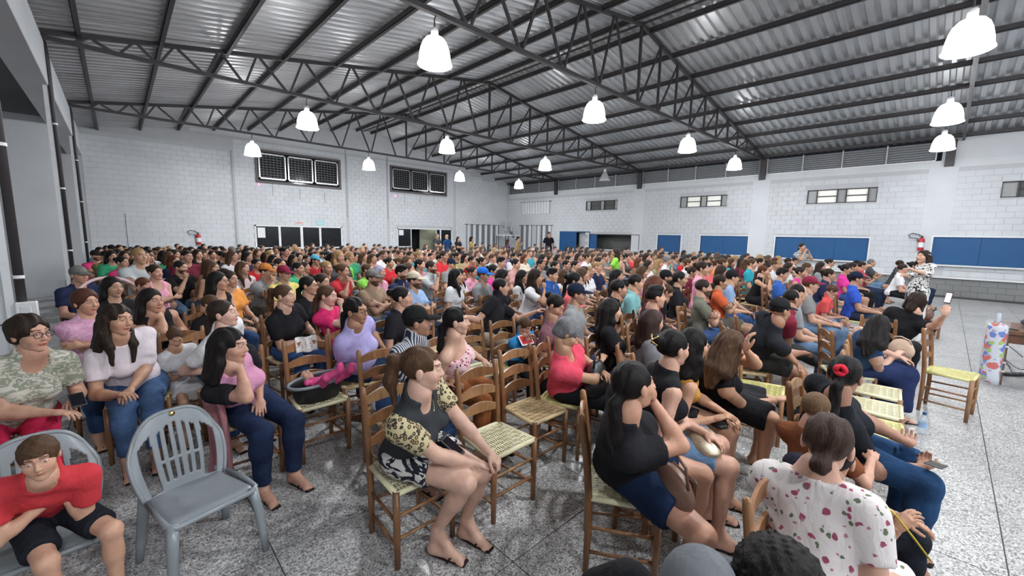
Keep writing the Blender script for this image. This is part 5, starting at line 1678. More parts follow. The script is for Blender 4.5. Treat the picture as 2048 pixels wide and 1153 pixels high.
for l in CROWD.strip().split('\n'):
    t = l.split(); rows.append((float(t[0]),float(t[1]),float(t[2]),t[3],t[4],t[5],t[6],t[7],int(t[8])))
rows.sort(key=lambda r: r[0]*sin(_y)+r[1]*cos(_y))
NCR = 255
ch_lab = []
for i, (x,y,z,sx,h,hc_,cl_,fl,px) in enumerate(rows[:NCR]):
    r, a = crowd_person(x,y,z,sx,h,hc_,cl_,fl,px,0); recs.append((r,a))
    if i < 120:
        c = chair(r.location.x, r.location.y+.02, math.degrees(r.rotation_euler.z)*.5, ['straw','cream','yellow'][RNG.integers(3)], 'x', 'wooden chairs under the audience')
        ch_lab.append((c, r))
label_crowd(recs)
for c, r in ch_lab:
    c['label'] = 'chair under ' + r['label'].replace(' rows',' row').replace(' the ',' ').replace('right half of closed','at closed').replace('bare left end of gable wall','at bare gable wall')
    w_ = c['label'].replace(', ', ' ').split(); 
    if len(w_) > 16: c['label'] = ' '.join(w_[:16])
# the remaining far heads, too small to pick apart: one mass
fo = []
for sx in 'fm':
    o, HM, F = build_meshes(hb=.06, hh=.024, hhand=.05, hc=.055, far=True, sex=sx, look=(18,0,0), top='tee', bottom='jeans', shoes=None)
    fo.append((o, HM, F))
VV = []; QQ = []; CC = []; n0 = 0
def _arr(me):
    v = np.zeros(len(me.vertices)*3, np.float32); me.vertices.foreach_get('co', v); q = np.zeros(len(me.polygons)*4, np.int32); me.polygons.foreach_get('vertices', q); return v.reshape(-1,3), q.reshape(-1,4)
far_cache = {}
for (x,y,z,sx,h,hc_,cl_,fl,px) in rows[NCR:]:
    o, HM, F = fo[0 if sx == 'f' else 1]; sc = z/F['hc'][2]; rz = RNG.uniform(-.1,.35); R = rotz(rz)*sc
    hm = np.array(HM)
    if ('h',h) not in far_cache: v, q = grow(hair_prims(STY[h]), .025); far_cache[('h',h)] = (v, q)
    hv, hq = far_cache[('h',h)]; hv = hv@hm[:3,:3].T + hm[:3,3]
    sk = np.array(skin(.12))
    for (v, q), c, tint in ((_arr(o['body']), sk, 1), (_arr(o['top:tee']), COLR[cl_], 0), (_arr(o['bottom:jeans']), (.03,.05,.1), 0), ((hv, hq), HAIRC[hc_], 0)):
        keep = v[q][:,:,2].mean(1) > .75; q = q[keep]; used = np.unique(q); mp = np.full(len(v), -1); mp[used] = np.arange(len(used)); q = mp[q]
        col = np.tile(np.array(c, float), (len(used),1))
        if tint:
            at = o['body'].color_attributes['tint']; tt = np.zeros(len(v)*4, np.float32); at.data.foreach_get('color', tt); col = col*tt.reshape(-1,4)[used,:3]
        P_ = v[used]@R.T; P_[:,0] += x - (R@F['hc'])[0]; P_[:,1] += y - (R@F['hc'])[1]
        VV.append(P_); QQ.append(q+n0); CC.append(col); n0 += len(P_)
if VV:
    me = mesh_np('crowd', np.concatenate(VV), np.concatenate(QQ)); c4 = np.concatenate(CC); at = me.color_attributes.new('tint','FLOAT_COLOR','POINT'); at.data.foreach_set('color', np.c_[c4, np.ones(len(c4))].astype(np.float32).ravel())
    m, nt, b_ = newmat('distant_crowd'); a_ = N(nt,'ShaderNodeAttribute',attribute_name='tint'); nt.links.new(a_.outputs['Color'], b_.inputs['Base Color']); b_.inputs['Roughness'].default_value=.7
    o = link('distant_crowd', me, m); tag(o, 'dense mass of small seated people in the farthest rows', 'crowd', kind='stuff')
# ================================================================== the people nearest the camera, one by one
M.update(shoe=m_cloth(), floral_pink=m_spots('pink_floral_print', (.70,.48,.50), [(.45,.05,.12),(.03,.02,.025),(.8,.7,.7)], 24, .26),
  floral_white=m_spots('white_floral_print', (.66,.61,.60), [(.30,.07,.12),(.12,.16,.10),(.42,.20,.24)], 18, .19),
  leopard=m_leopard(), stripe=m_stripe('striped_shirt', (.55,.55,.58), (.03,.035,.06), 17, 'X', .3, .5), stripeh=m_stripe('breton_stripes', (.7,.7,.7), (.02,.02,.02), 7, 'Z', .2, .5),
  lace=m_patch('green_grey_print', [(0,(.50,.46,.40)),(.42,(.24,.26,.19)),(.55,(.50,.47,.42)),(.68,(.52,.36,.34))], 13, (1,1,2)),
  bwprint=m_patch('black_white_print', [(0,(.02,.02,.02)),(.47,(.62,.6,.58))], 13, (1,1,1), 2.5), zebra=m_patch('zebra_print', [(0,(.02,.02,.03)),(.5,(.6,.58,.55))], 9, (1,.5,1), 3.5),
  stripev=m_patch('striped_trousers', [(0,(.06,.06,.06)),(.46,(.66,.66,.66))], 26, (1,1,.06), .3), camo=m_patch('camouflage', [(0,(.04,.04,.04)),(.42,(.20,.20,.19)),(.52,(.42,.42,.40)),(.62,(.12,.12,.11))], 16, (1,1,1), 1),
  plaid=m_patch('speckled_plum', [(0,(.18,.08,.10)),(.5,(.24,.12,.14))], 60), pinkprint=m_patch('pink_print', [(0,(.66,.38,.52)),(.5,(.58,.30,.44))], 16),
  fluff=plain('pink_fluffy_cloth', (.62,.27,.30), .95, var=.3, sc=60, bmp=1.0, bd=.01), screen=emit('lit_phone_screen', (1,.6,.72), .8), screend=plain('dark_phone_screen', (.01,.01,.015), .08, bmp=0),
  tatt=None, curt2=None)
def W2L(p, root, rz):
    a = -radians(rz); d = np.array(p[:2], float) - np.array(root[:2], float)
    return (cos(a)*d[0] - sin(a)*d[1], sin(a)*d[0] + cos(a)*d[1], p[2])
def hero(label, root, rz, head, look, pitch=0, roll=0, hl=None, hr=None, torso=None, skinc=None, hc='k', tops=(('tee','cloth','black'),), bots=(('jeans','denim',(.04,.08,.19)),), cap=None, glasses=0, cat_='person', hh=.0054, hb=.0185, sc=1.0, shoec=(.02,.015,.015), hairscale=1.0, hairsty='long', knees=None, feet=None, **kw):
    rt = root
    L = lambda p: None if p is None else (W2L(p, rt, rz) if len(p) == 3 else p[:3])
    S_ = lambda p: None if p is None else tuple(np.array(p)/sc)
    look_l = look - rz
    tw = kw.pop('twist', None)
    if tw is None: tw = (torso - rz) if torso is not None else look_l*.45
    spec = dict(kw); spec.update(headpos=S_(L(head)), look=(look_l, pitch, roll), twist=tw, hl=S_(L(hl)), hr=S_(L(hr)), top=[t[0] for t in tops], bottom=[b[0] for b in bots], hair=hairsty)
    if knees: spec['knees'] = [S_(L(k)) for k in knees]
    if feet: spec['feet'] = [S_(L(k)) for k in feet]
    if len(spec['top']) == 1: spec['top'] = spec['top'][0]
    if len(spec['bottom']) == 1: spec['bottom'] = spec['bottom'][0]
    o, HM, F = build_meshes(hb=hb, hh=hh, hhand=.006 if hh < .0056 else .0085, hc=.0145 if hh < .0056 else .019, **spec)
    r = empty('person', (rt[0], rt[1], 0), radians(rz)); r.scale = (sc,)*3; tag(r, label, cat_)
    sk = skinc or skin(.05)
    link('body', o['body'], M['skin'], r, sk)
    names = dict(tee='shirt', tank='tank_top', polo='shirt', long='shirt', strapless='strapless_top', dress='dress_top', puff='blouse', mid='shirt', cap='shirt', core='shirt', sleeves='sleeves', jacket='jacket', jeans='trousers', shorts='shorts', mini='shorts', skirt='skirt', dress_long='long_skirt')
    for t, mt, c in list(tops):
        link(names[t], o['top:'+t], M[mt], r, COLR.get(c, c) if isinstance(c, str) else c)
    for t, mt, c in list(bots):
        link(names[t], o['bottom:'+t], M[mt], r, COLR.get(c, c) if isinstance(c, str) else c)
    if 'shoe0' in o:
        for k_ in (0,1): link('shoe', o['shoe%d' % k_], M['shoe'], r, shoec)
    hm = None if hairsty == 'none' else link('hair', hair_mesh(hairsty, .0062 if hh < .0056 else .0085), M['hair'], r, HAIRC[hc] if isinstance(hc, str) else hc, mw=HM)
    if cap: link('cap', cap_mesh(), M['cloth'], r, cap, mw=HM)
    if glasses: link('glasses', glasses_mesh(), M['steel'], r, mw=HM)
    return r, F, HM
HERO = {}
def chair_under(key, seat, label, dx=0, dy=0, rz=None):
    r = HERO[key][0]; a = r.rotation_euler.z if rz is None else radians(rz)
    chair(r.location.x + dx, r.location.y + dy, math.degrees(a), seat, label)
LAP = lambda x, y, rz: None
# --- left group
HERO[1] = hero('woman-cut short hair, glasses, grey green lace top, hot pink trousers'.replace('woman-cut short hair','person with glasses').replace(', glasses',''), (-.62,4.3), 8, (-0.458,4.032,1.200), 42, 3, 0, hl=(-0.295,3.994,0.720), hr=(-0.383,3.855,0.700), w=1.22, hc='d', hairsty='shortf', glasses=1, tops=(('tee','lace','white'),), bots=(('jeans','cloth',(.50,.02,.07)),), neckdepth=.05)
HERO[2] = hero('person in plain white tee and blue jeans, hands folded in lap, front left', (.02,4.62), 5, (-0.048,4.325,1.190), 38, 2, 6, hl=(-0.013,4.118,0.690), hr=(-0.075,4.083,0.670), w=1.18, hc='d', hairsty='longf', tops=(('tee','cloth',(.70,.62,.66)),), bots=(('jeans','denim',(.06,.11,.22)),), knees=((0.065,3.704,0.530),(-0.062,3.815,0.530)))
HERO[3] = hero('small child in white dress looking down, beside the white tee', (.36,4.75), 5, (0.302,4.634,0.930), 10, 28, 0, hl=(.05,-.22,.62,0), hr=(-.03,-.22,.62,0), w=.95, sc=.72, pz=.74, hc='n', hairsty='bun', tops=(('tee','cloth','white'),), bots=(('skirt','cloth','white'),), hh=.006)
HERO[4] = hero('person in pink and black tee, chin on fist, jeans, behind the empty plastic chair', (.62,3.62), 12, (0.486,3.203,1.130), 52, 4, 0, hr=(0.523,3.171,1.000), hl=(0.656,3.295,0.680), w=1.0, hc='k', hairsty='long', handp=('relax','fist'), elbow=(None,(-.1,-1,-.7)), hdir=(None,(.0,-.15,1)), palm=(None,(0,1,0)), tops=(('core','cloth',(.66,.30,.46)),('sleeves','cloth','black')), bots=(('jeans','denim',(.015,.025,.06)),), feetback=.0)
HERO[5] = hero('small boy-size child in red tee and dark shorts on a plastic chair'.replace('boy-size ',''), (-.36,2.90), 2, (-0.313,2.565,0.920), 0, 6, -4, hl=(-0.276,2.659,0.720), hr=(-0.309,2.647,0.680), handp=('clasp','clasp'), elbow=((.5,0,-1),(-.5,0,-1)), w=.92, sc=.74, pz=.70, sex='m', hc='n', hairsty='bowl', tops=(('tee','cloth',(.50,.04,.05)),), bots=(('shorts','cloth',(.012,.014,.02)),), knees=((-0.114,2.540,0.480),(-0.335,2.551,0.460)), hh=.0042, shoes=None)
HERO[6] = hero('person with ponytail, grey tee with leopard sleeves, hands clasped over knees, flip-flops', (1.20,2.14), 14, (1.107,1.827,1.190), 56, 4, 0, hl=(1.482,1.643,0.600), hr=(1.413,1.681,0.580), w=1.12, torso=26, hc='n', hairsty='pony', handp=('clasp','clasp'), tops=(('core','cloth',(.035,.038,.042)),('sleeves','leopard','white')), bots=(('mini','zebra','white'),), knees=((1.42,1.68,.53),(1.30,1.66,.53)), feet=((1.44,1.90,.09),(1.22,1.93,.09)), shoec=(.03,.015,.015), skinc=(.56,.35,.27), neckdepth=.05)
HERO[7] = hero('person in lilac tee with glasses, denim shorts, looking at camera', (1.60,3.85), 10, (1.480,3.542,1.200), 34, 3, -6, hl=(1.865,3.786,0.720), hr=(1.670,3.682,0.720), w=1.15, hc='k', hairsty='lowpony', glasses=1, tops=(('tee','cloth',(.42,.38,.68)),), bots=(('mini','denim',(.02,.04,.09)),), skinc=(.36,.19,.12), knees=((1.827,3.770,0.550),(1.650,3.723,0.550)), feetback=.15)
HERO[8] = hero('person in blue striped shirt and black cap, seen in profile', (1.52,2.95), 12, (1.653,2.795,1.200), 60, -2, 0, hl=(1.958,2.792,0.660), hr=(1.829,2.749,0.660), sex='m', w=1.0, hc='k', hairsty='short', cap=(.012,.012,.013), tops=(('polo','stripe','white'),), bots=(('jeans','denim',(.03,.06,.14)),), skinc=(.33,.18,.12))
HERO[9] = hero('person in strapless pink floral top and rust trousers behind empty chairs', (2.12,2.98), 10, (1.994,2.749,1.170), 55, 0, 0, hl=(2.404,2.899,0.720), hr=(2.060,2.824,0.740), w=1.12, hc='k', hairsty='lowpony', tops=(('strapless','floral_pink','white'),), bots=(('jeans','cloth',(.26,.09,.03)),), skinc=(.58,.36,.27))
HERO[10] = hero('person with grey hair in coral tee holding a black bag on the lap', (2.80,2.22), 22, (2.605,2.060,1.100), 45, 34, 10, hl=(2.822,1.851,0.780), hr=(.0,-.31,.84,0), elbow=((.9,-.2,-.7),(-1,-.3,-.5)), w=1.13, torso=28, hc='g', hairsty='shortf', tops=(('tee','cloth',(.70,.08,.13)),), bots=(('jeans','cloth','black'),), neckdepth=.05)
HERO[11] = hero('person in black tee, cheek on fist, denim shorts, brown bag on lap, at the front', (2.03,1.17), 38, (1.739,0.961,1.190), 74, -4, 6, hr=(1.855,0.924,1.100), hl=(1.945,0.957,0.720), w=1.2, torso=44, hc='k', hairsty='lowpony', handp=('relax','fist'), elbow=(None,(.2,-1,-.55)), hdir=((-.7,.1,-.6),(0,0,1)), palm=(None,(0,1,0)), tops=(('tee','cloth','black'),), bots=(('shorts','denim',(.01,.02,.05)),), knees=((2.396,0.712,0.530),(1.870,0.605,0.510)), shortlen=.66, skinc=(.52,.28,.19))
HERO[12] = hero('person with clipped bun, black sleeveless top and frayed denim skirt, gold bag', (2.46,1.24), 32, (2.504,1.127,1.200), 66, 2, 0, hl=(2.540,0.901,0.700), hr=(2.501,1.022,0.720), w=1.08, neckdepth=.05, hc='k', hairsty='bun', tops=(('core','cloth','black'),), bots=(('skirt','denim',(.12,.21,.34)),), skinc=(.58,.34,.25), knees=((2.910,0.664,0.540),(2.585,0.654,0.540)), shortlen=.82)
HERO[13] = hero('person with very long straight hair and mustard tank top, bare legs', (2.98,1.40), 30, (2.925,1.169,1.140), 62, 2, 0, hl=(2.989,0.945,0.680), hr=(2.851,0.961,0.680), w=1.02, hc='k', hairsty='longest', tops=(('tank','cloth',(.55,.27,.05)),), bots=(('mini','cloth','black'),), skinc=(.58,.33,.22), knees=((3.026,0.726,0.560),(3.037,0.791,0.560)))
HERO[14] = hero('person with long brown hair and black dress, fingers raised to the brow', (3.58,1.30), 32, (3.244,1.023,1.100), 60, 20, 8, hl=(3.158,0.900,1.120), hr=(3.616,0.788,0.660), w=1.12, hc='n', hairsty='long', tops=(('tank','cloth','black'),), bots=(('skirt','cloth','black'),), shortlen=.98, elbow=((-.1,-1,-.4),None), hdir=((0,0,1),None), skinc=(.55,.31,.20), knees=((3.812,0.800,0.560),(3.419,0.673,0.560)))
HERO[15] = hero('person in black cap, dark tee and dark shorts, forearm on the knee', (4.98,1.42), 30, (4.807,1.095,1.180), 58, 6, 0, hl=(4.896,0.892,0.620), hr=(5.560,0.863,0.600), sex='m', w=1.08, hc='k', hairsty='crop', cap=(.012,.012,.013), tops=(('tee','cloth',(.018,.02,.026)),), bots=(('shorts','cloth',(.03,.032,.028)),), skinc=(.36,.19,.125), shoes='sneaker', lean=(0,-.15))
HERO[17] = hero('person with long black hair in a denim dress, head bowed over a handbag', (5.72,.62), 28, (5.473,0.387,1.040), 78, 26, 0, hl=(5.827,0.214,0.700), hr=(5.861,0.254,0.700), w=1.12, torso=50, hc='k', hairsty='long', tops=(('dress','denim',(.035,.07,.15)),), bots=(('dress_long','denim',(.02,.03,.085)),), skinc=(.56,.34,.26))
HERO[18] = hero('person in a black tee with back turned, raising a phone to film', (7.15,.42), 70, (7.029,0.188,1.170), 80, 14, -12, hr=(6.545,-0.076,1.120), hl=(.15,-.32,.72,0), w=1.2, torso=88, hc='d', hairsty='bob', tops=(('tee','cloth','black'),), bots=(('jeans','cloth','black'),), handp=('relax','hold'), hdir=(None,(0,-.2,1)), palm=(None,(0,-1,0)), skinc=(.56,.33,.24))
HERO[19] = hero('standing presenter in black and white patterned blouse and striped trousers', (10.35,.28), 232, (10.676,0.282,1.628), 232, -3, 0, hl=(.03,-.19,1.40,0), hr=(-.08,-.22,1.30,0), pose='stand', w=.95, hc='d', hairsty='longest', tops=(('mid','bwprint','white'),), bots=(('jeans','stripev','white'),), skinc=(.55,.33,.24), shoes='sneaker', shoec=(.5,.4,.3), hh=.005)
HERO[20] = hero('person with red hair tie, black jacket and blue jeans, phone held over the lap', (3.36,.42), 22, (3.078,0.336,1.100), 84, 10, 0, hl=(3.301,-0.080,0.660), hr=(3.251,-0.049,0.620), w=1.25, torso=48, hc='k', hairsty='lowpony', glasses=1, handp=('relax','hold'), tops=(('tee','cloth',(.012,.014,.018)),), bots=(('jeans','denim',(.02,.055,.13)),), knees=((3.334,-0.179,0.600),(3.090,-0.198,0.570)), skinc=(.36,.19,.13), hdir=((1,-.3,0),(1,-.3,0)), palm=((0,0,1),(0,0,1)))
HERO[21] = hero('person in white floral blouse seen from behind, low bun, lower right corner', (1.88,.24), 28, (1.975,0.242,1.100), 92, 10, 0, hr=(2.114,0.002,0.600), hl=(2.578,0.038,0.660), w=1.12, torso=84, elbow=(None,(-.9,.3,-1)), hc=(.045,.025,.018), hairsty='lowbun', tops=(('puff','floral_white','white'),), bots=(('shorts','floral_white','white'),), skinc=(.55,.33,.25))
HERO[22] = hero('small child with light brown hair between the floral blouse and black jacket', (2.70,.38), 60, (2.708,0.400,0.980), 80, 6, 0, w=.8, sc=.76, pz=.70, sex='m', hc=(.13,.075,.04), hairsty='bowl', tops=(('tee','cloth',(.20,.07,.03)),), bots=(('shorts','denim',(.02,.03,.06)),), hh=.006, hl=(.08,-.3,.7,0), hr=(-.08,-.3,.7,0))
HERO[23] = hero('small child in blue tee on a chair, looking down at a red tablet', (3.10,3.16), 0, (3.052,2.985,0.940), 0, 30, 0, w=.92, sc=.74, pz=.70, sex='m', hc='n', hairsty='bowl', tops=(('tee','cloth',(.03,.22,.50)),), bots=(('jeans','cloth','black'),), hl=(.06,-.22,.78,0), hr=(-.06,-.22,.78,0), hh=.006)
HERO[24] = hero('dark curly head at the bottom edge, in front of the floral blouse', (1.18,.42), 60, (1.209,0.209,0.980), 80, 8, 0, w=1.0, hc='k', hairsty='curly', tops=(('tee','cloth','black'),), bots=(('jeans','denim',(.02,.04,.1)),), pz=.45)
HERO[25] = hero('grey cap at the bottom edge, left of the dark curly head', (.92,.62), 55, (1.022,0.342,0.970), 80, 4, 0, w=1.0, sex='m', hc='k', hairsty='short', cap=(.13,.14,.15), tops=(('tee','cloth','black'),), bots=(('jeans','denim',(.02,.04,.1)),), pz=.45)
HERO[26] = hero('person with yellow lanyard and dark jeans, hidden behind the floral blouse', (2.44,.36), 50, (2.287,0.251,0.920), 90, 10, 0, w=.85, sc=.9, hr=(2.439,0.017,0.620), hl=(2.514,0.015,0.640), knees=((2.752,-0.135,0.500),(2.695,-0.127,0.500)), handp=('relax','relax'), hc='k', hairsty='lowpony', tops=(('tee','cloth',(.02,.02,.035)),), bots=(('jeans','denim',(.012,.014,.02)),))
# --- second rank, still large in the photo
def mid(k, *a, **kw): kw.setdefault('hh',.0068); kw.setdefault('hb',.021); HERO[k] = hero(*a, **kw)
mid(30,'person in black tank top with hand at the mouth, left side behind white tee', (.22,5.55), 12, (0.193,5.270,1.190), 34, 2, 0, hr=(0.255,5.296,1.050), hl=(.1,-.25,.8,0), w=1.2, hc='k', hairsty='long', handp=('relax','fist'), elbow=(None,(-.4,-1,-.8)), hdir=(None,(.1,0,1)), palm=(None,(0,1,0)), tops=(('tank','cloth','black'),), skinc=(.46,.25,.17))
mid(31,'person in pink printed top with short red-brown hair, left edge'.replace('short red-brown hair','arms folded'), (-.22,5.35), 10, (-0.260,5.502,1.190), 36, 2, 0, w=1.2, hc=(.08,.03,.02), hairsty='shortf', tops=(('tee','pinkprint','white'),), **{k:(v if k!='hl' and k!='hr' else (*v,0)) for k,v in XARM.items()})
mid(32,'person in black tee with dark lace sleeves and blond ponytail, jeans', (1.32,5.02), 12, (1.249,4.813,1.200), 46, 2, 0, hl=(.14,-.30,.72,0), hr=(.02,-.32,.72,0), w=1.1, hc='n', hairsty='pony', tops=(('tee','cloth','black'),), skinc=(.56,.34,.25))
mid(33,'person in hot pink tee with hand under the chin, left of lilac tee', (1.78,4.62), 14, (1.665,4.751,1.170), 46, 6, 0, hr=(1.769,4.640,1.060), hl=(.1,-.28,.74,0), w=1.05, hc='n', hairsty='lowpony', handp=('relax','fist'), elbow=(None,(-.2,-1,-.9)), hdir=(None,(.1,0,1)), palm=(None,(0,1,0)), tops=(('tee','cloth',(.66,.03,.15)),), skinc=(.58,.35,.28))
mid(34,'person in white top seen in profile, hair tied back, behind pink and black tee', (.58,4.62), 14, (0.596,4.124,1.190), 62, -6, 0, w=1.05, hc='d', hairsty='lowpony', tops=(('tee','cloth','white'),), skinc=(.60,.38,.30))
mid(35,'person in black ruffled tee in profile, behind the cheek-on-fist person'.replace(', behind the cheek-on-fist person',' right of the coral tee'), (3.42,2.12), 20, (3.460,2.207,1.170), 58, 2, 0, hl=(.12,-.28,.74,0), hr=(.02,-.3,.72,0), w=1.0, hc='k', hairsty='long', tops=(('tee','cloth','black'),), skinc=(.55,.32,.23))
mid(36,'person with dark brown hair over the face, navy top, behind the clipped bun', (3.40,1.78), 26, (3.458,1.766,1.130), 70, 0, 0, w=1.0, hc=(.04,.022,.018), hairsty='long', tops=(('tee','cloth',(.2,.2,.22)),), hl=(.1,-.28,.72,0), hr=(-.1,-.28,.72,0))
mid(37,'person in wine red tee leaning back with arms crossed, stretched legs', (5.75,1.55), 22, (5.836,1.214,1.190), 50, 2, 0, sex='m', w=1.2, hc='k', hairsty='receding', tops=(('tee','cloth',(.20,.02,.04)),), bots=(('jeans','cloth',(.03,.03,.032)),), skinc=(.40,.22,.15), shoes='sneaker', knees=((6.1,1.1,.50),(6.0,1.0,.50)), feet=((6.6,.55,.1),(6.5,.45,.1)), **{k:(v if k!='hl' and k!='hr' else (*v,0)) for k,v in XARM.items()})
mid(38,'small child in red tee with head bowed, in front of the blue hatch', (8.3,1.15), 12, (8.977,1.315,1.020), 30, 30, 0, sex='m', w=.95, sc=.80, pz=.64, hc='n', hairsty='bowl', tops=(('tee','cloth',(.58,.07,.08)),), bots=(('shorts','cloth','navy'),), hl=(.08,-.3,.68,0), hr=(-.05,-.3,.68,0)) if False else None
mid(39,'person in plum printed tee with head bowed, right of the blue tee child', (3.50,2.98), 15, (3.323,2.810,1.150), 20, 30, 6, w=1.15, hc='k', hairsty='bun', tops=(('tee','plaid','white'),), hl=(.1,-.3,.70,0), hr=(-.3,-.25,.72,0))
mid(40,'person in black polo with one arm along the next chair back', (3.42,4.02), 10, (3.617,3.996,1.200), 52, 0, 0, sex='m', w=1.02, hc='k', hairsty='short', tops=(('polo','cloth','black'),), bots=(('jeans','cloth',(.38,.33,.27)),), hl=(4.05,3.75,.86), hr=(2.95,3.98,.90), skinc=(.48,.27,.19))
# chairs under them
for k, seat, lb in ((1,'straw','wooden chair under the lace top at the left edge'),(2,'straw','wooden chair under the plain white tee'),(4,'straw','wooden chair under the pink and black tee, beside the fluffy pink blanket'),(6,'cream','wooden chair under the leopard sleeved tee'),
    (7,'straw','wooden chair under the lilac tee'),(8,'straw','wooden chair under the blue striped shirt'),(9,'straw','wooden chair under the strapless floral top'),(10,'yellow','wooden chair under the coral tee'),(12,'straw','wooden chair under the frayed denim skirt'),
    (13,'straw','wooden chair under the mustard tank top'),(14,'straw','wooden chair under the black dress'),(15,'straw','wooden chair under the dark tee and black cap'),(17,'cream','wooden chair under the denim dress'),(18,'straw','wooden chair under the phone filming person'),
    (23,'yellow','wooden chair with yellow seat under the blue tee child'),(30,'straw','wooden chair under the black tank top, left side'),(31,'straw','wooden chair under the pink printed top'),(32,'straw','wooden chair under the dark lace sleeves'),(33,'straw','wooden chair under the hot pink tee'),
    (34,'straw','wooden chair under the white top in profile'),(35,'straw','wooden chair under the black ruffled tee'),(36,'straw','wooden chair behind the clipped bun'),(37,'straw','wooden chair under the wine red tee'),(39,'straw','wooden chair under the plum printed tee'),(40,'straw','wooden chair under the black polo')):
    if HERO.get(k): chair_under(k, seat, lb, rz=(0 if k in (6,7,8,9,2,1,4,23,40) else None))
chair_under(11, 'cream', 'wooden chair under the black tee and denim shorts at the front', rz=36)
chair(3.40, .40, 0, 'yellow', 'wooden chair under the red hair tie person')
chair(1.80, .17, 0, 'yellow', 'wooden chair under the white floral blouse')
chair_under(3, 'straw', 'wooden chair under the white dressed child', rz=0)
# empty chairs
chair(1.845, 2.055, 0, 'cream', 'empty wooden chair with cream woven seat beside the leopard sleeved person')
chair(2.40, 2.22, 0, 'straw', 'empty wooden chair with straw woven seat, second from the leopard sleeves')
chair(2.72, 3.28, 0, 'cream', 'empty wooden chair with pale seat behind the strapless floral top')
chair(4.40, 1.10, 12, 'yellow', 'empty wooden chair with yellow seat between black dress and black cap')
chair(6.60, -.18, -8, 'yellow', 'empty wooden chair standing alone at the right with a pale yellow seat')
chair(5.22, .34, 4, 'cream', 'empty wooden chair with cream seat, farthest of three beside the denim dress')
chair(4.68, .30, 4, 'cream', 'empty wooden chair with cream seat, middle of three beside the denim dress')
chair(4.18, .27, 4, 'yellow', 'empty wooden chair with yellow seat, nearest of three by the denim dress')
chair(1.15, 3.62, 0, 'cream', 'wooden chair holding the black baby carrier')
chair(2.75, 4.35, 0, 'straw', 'empty wooden chair behind the black polo, seen between rows', )
plastic_chair(.225, 2.79, 14, 'empty grey plastic chair with slotted back in the left foreground', sc=.95)
plastic_chair(-.36, 2.90, 8, 'grey plastic chair under the child in a red tee', sc=.93)
# ================================================================== standing people in the background
def stand(k, label, head, rz, sex='f', hc='k', hairsty='long', top=('tee','cloth','black'), bot=('jeans','denim',(.03,.05,.1)), hl=None, hr=None, w=1.0, look=None, **kw):
    sc = head[2]/1.57
    HERO[k] = hero(label, (head[0], head[1]+0), rz, (head[0]+.03*sin(radians(rz)), head[1]-.03*cos(radians(rz)), head[2]), rz if look is None else look, sex=sex, w=w, hc=hc, hairsty=hairsty, tops=(top,), bots=(bot,), pose='stand', sc=sc, hl=hl, hr=hr, hh=.0085, hb=.02, shoes='sneaker', **kw)
FOLD = dict(hl=(-.10,-.20,1.18,0), hr=(.10,-.22,1.14,0), elbow=((.6,-.3,-1),(-.6,-.3,-1)))
stand(60,'standing person in dark grey shirt at the open glass doors', (13.221,20.116,1.717), 10, 'm', 'g', 'short', ('tee','cloth',(.05,.055,.065)), **FOLD)
stand(61,'standing bald person in navy tee facing the open glass doors', (13.050,18.877,1.681), 190, 'm', 'g', 'none', ('tee','cloth',(.012,.05,.14)), hl=(.1,-.2,1.15,0))
stand(62,'standing person in black with long dark hair, right of the glass doors', (13.477,18.452,1.584), 5, 'f', 'k', 'long', ('tee','cloth','black'), **FOLD)
stand(63,'standing person in a mustard top by the striped gable curtain', (13.681,17.563,1.604), 50, 'f', 'k', 'long', ('long','cloth',(.42,.30,.11)), **FOLD)
stand(64,'standing person in black shirt at the far corner curtain', (18.620,16.390,1.924), -20, 'm', 'k', 'short', ('tee','cloth',(.012,.012,.018)))
stand(65,'standing person in yellow and black top raising an arm in the far corner', (16.558,16.913,1.635), 30, 'f', 'k', 'lowbun', ('tank','cloth',(.35,.25,.08)), hl=(.42,-.2,1.45,0))
stand(66,'standing person in dark purple near the far corner', (15.770,16.942,1.491), 60, 'f', 'd', 'long', ('tee','cloth',(.10,.05,.10)))
stand(67,'person in black and white striped tee standing before the widest blue hatch, taking a photo', (16.227,3.282,1.647), -38, 'f', 'd', 'lowbun', ('tee','stripeh','white'), hl=(.07,-.24,1.50,0), hr=(-.07,-.24,1.50,0))
stand(68,'person in lime green tee standing and leaning over the seated crowd', (9.630,6.065,1.468), 205, 'f', 'd', 'long', ('tee','cloth',(.27,.66,.08)), hl=(.12,-.35,1.05,0))

# ================================================================== things people hold or have set down
def thing(name, label, cat, loc, rz=0, group=None):
    t = empty(name, loc, radians(rz)); tag(t, label, cat, group); return t
def phone(loc, rz, tilt, label, lit=False, face=1):
    t = thing('phone', label, 'phone', loc, rz); t.rotation_euler = (radians(tilt), 0, radians(rz))
    MB().box((-.037,-.076,-.004),(.037,.076,.004),.003).obj('phone_body', M['black'], t)
    MB().box((-.031,-.060,.0042*face),(.031,.060,.0046*face)).obj('phone_screen', M['screen'] if lit else M['screend'], t); return t
def grown(name, prims, mat, parent, h=.007, wr=.003, color=None, wf=(31,37,23)):
    v, q = grow(prims, h, wr, wf=wf); return link(name, mesh_np(name, v, q), mat, parent, color)
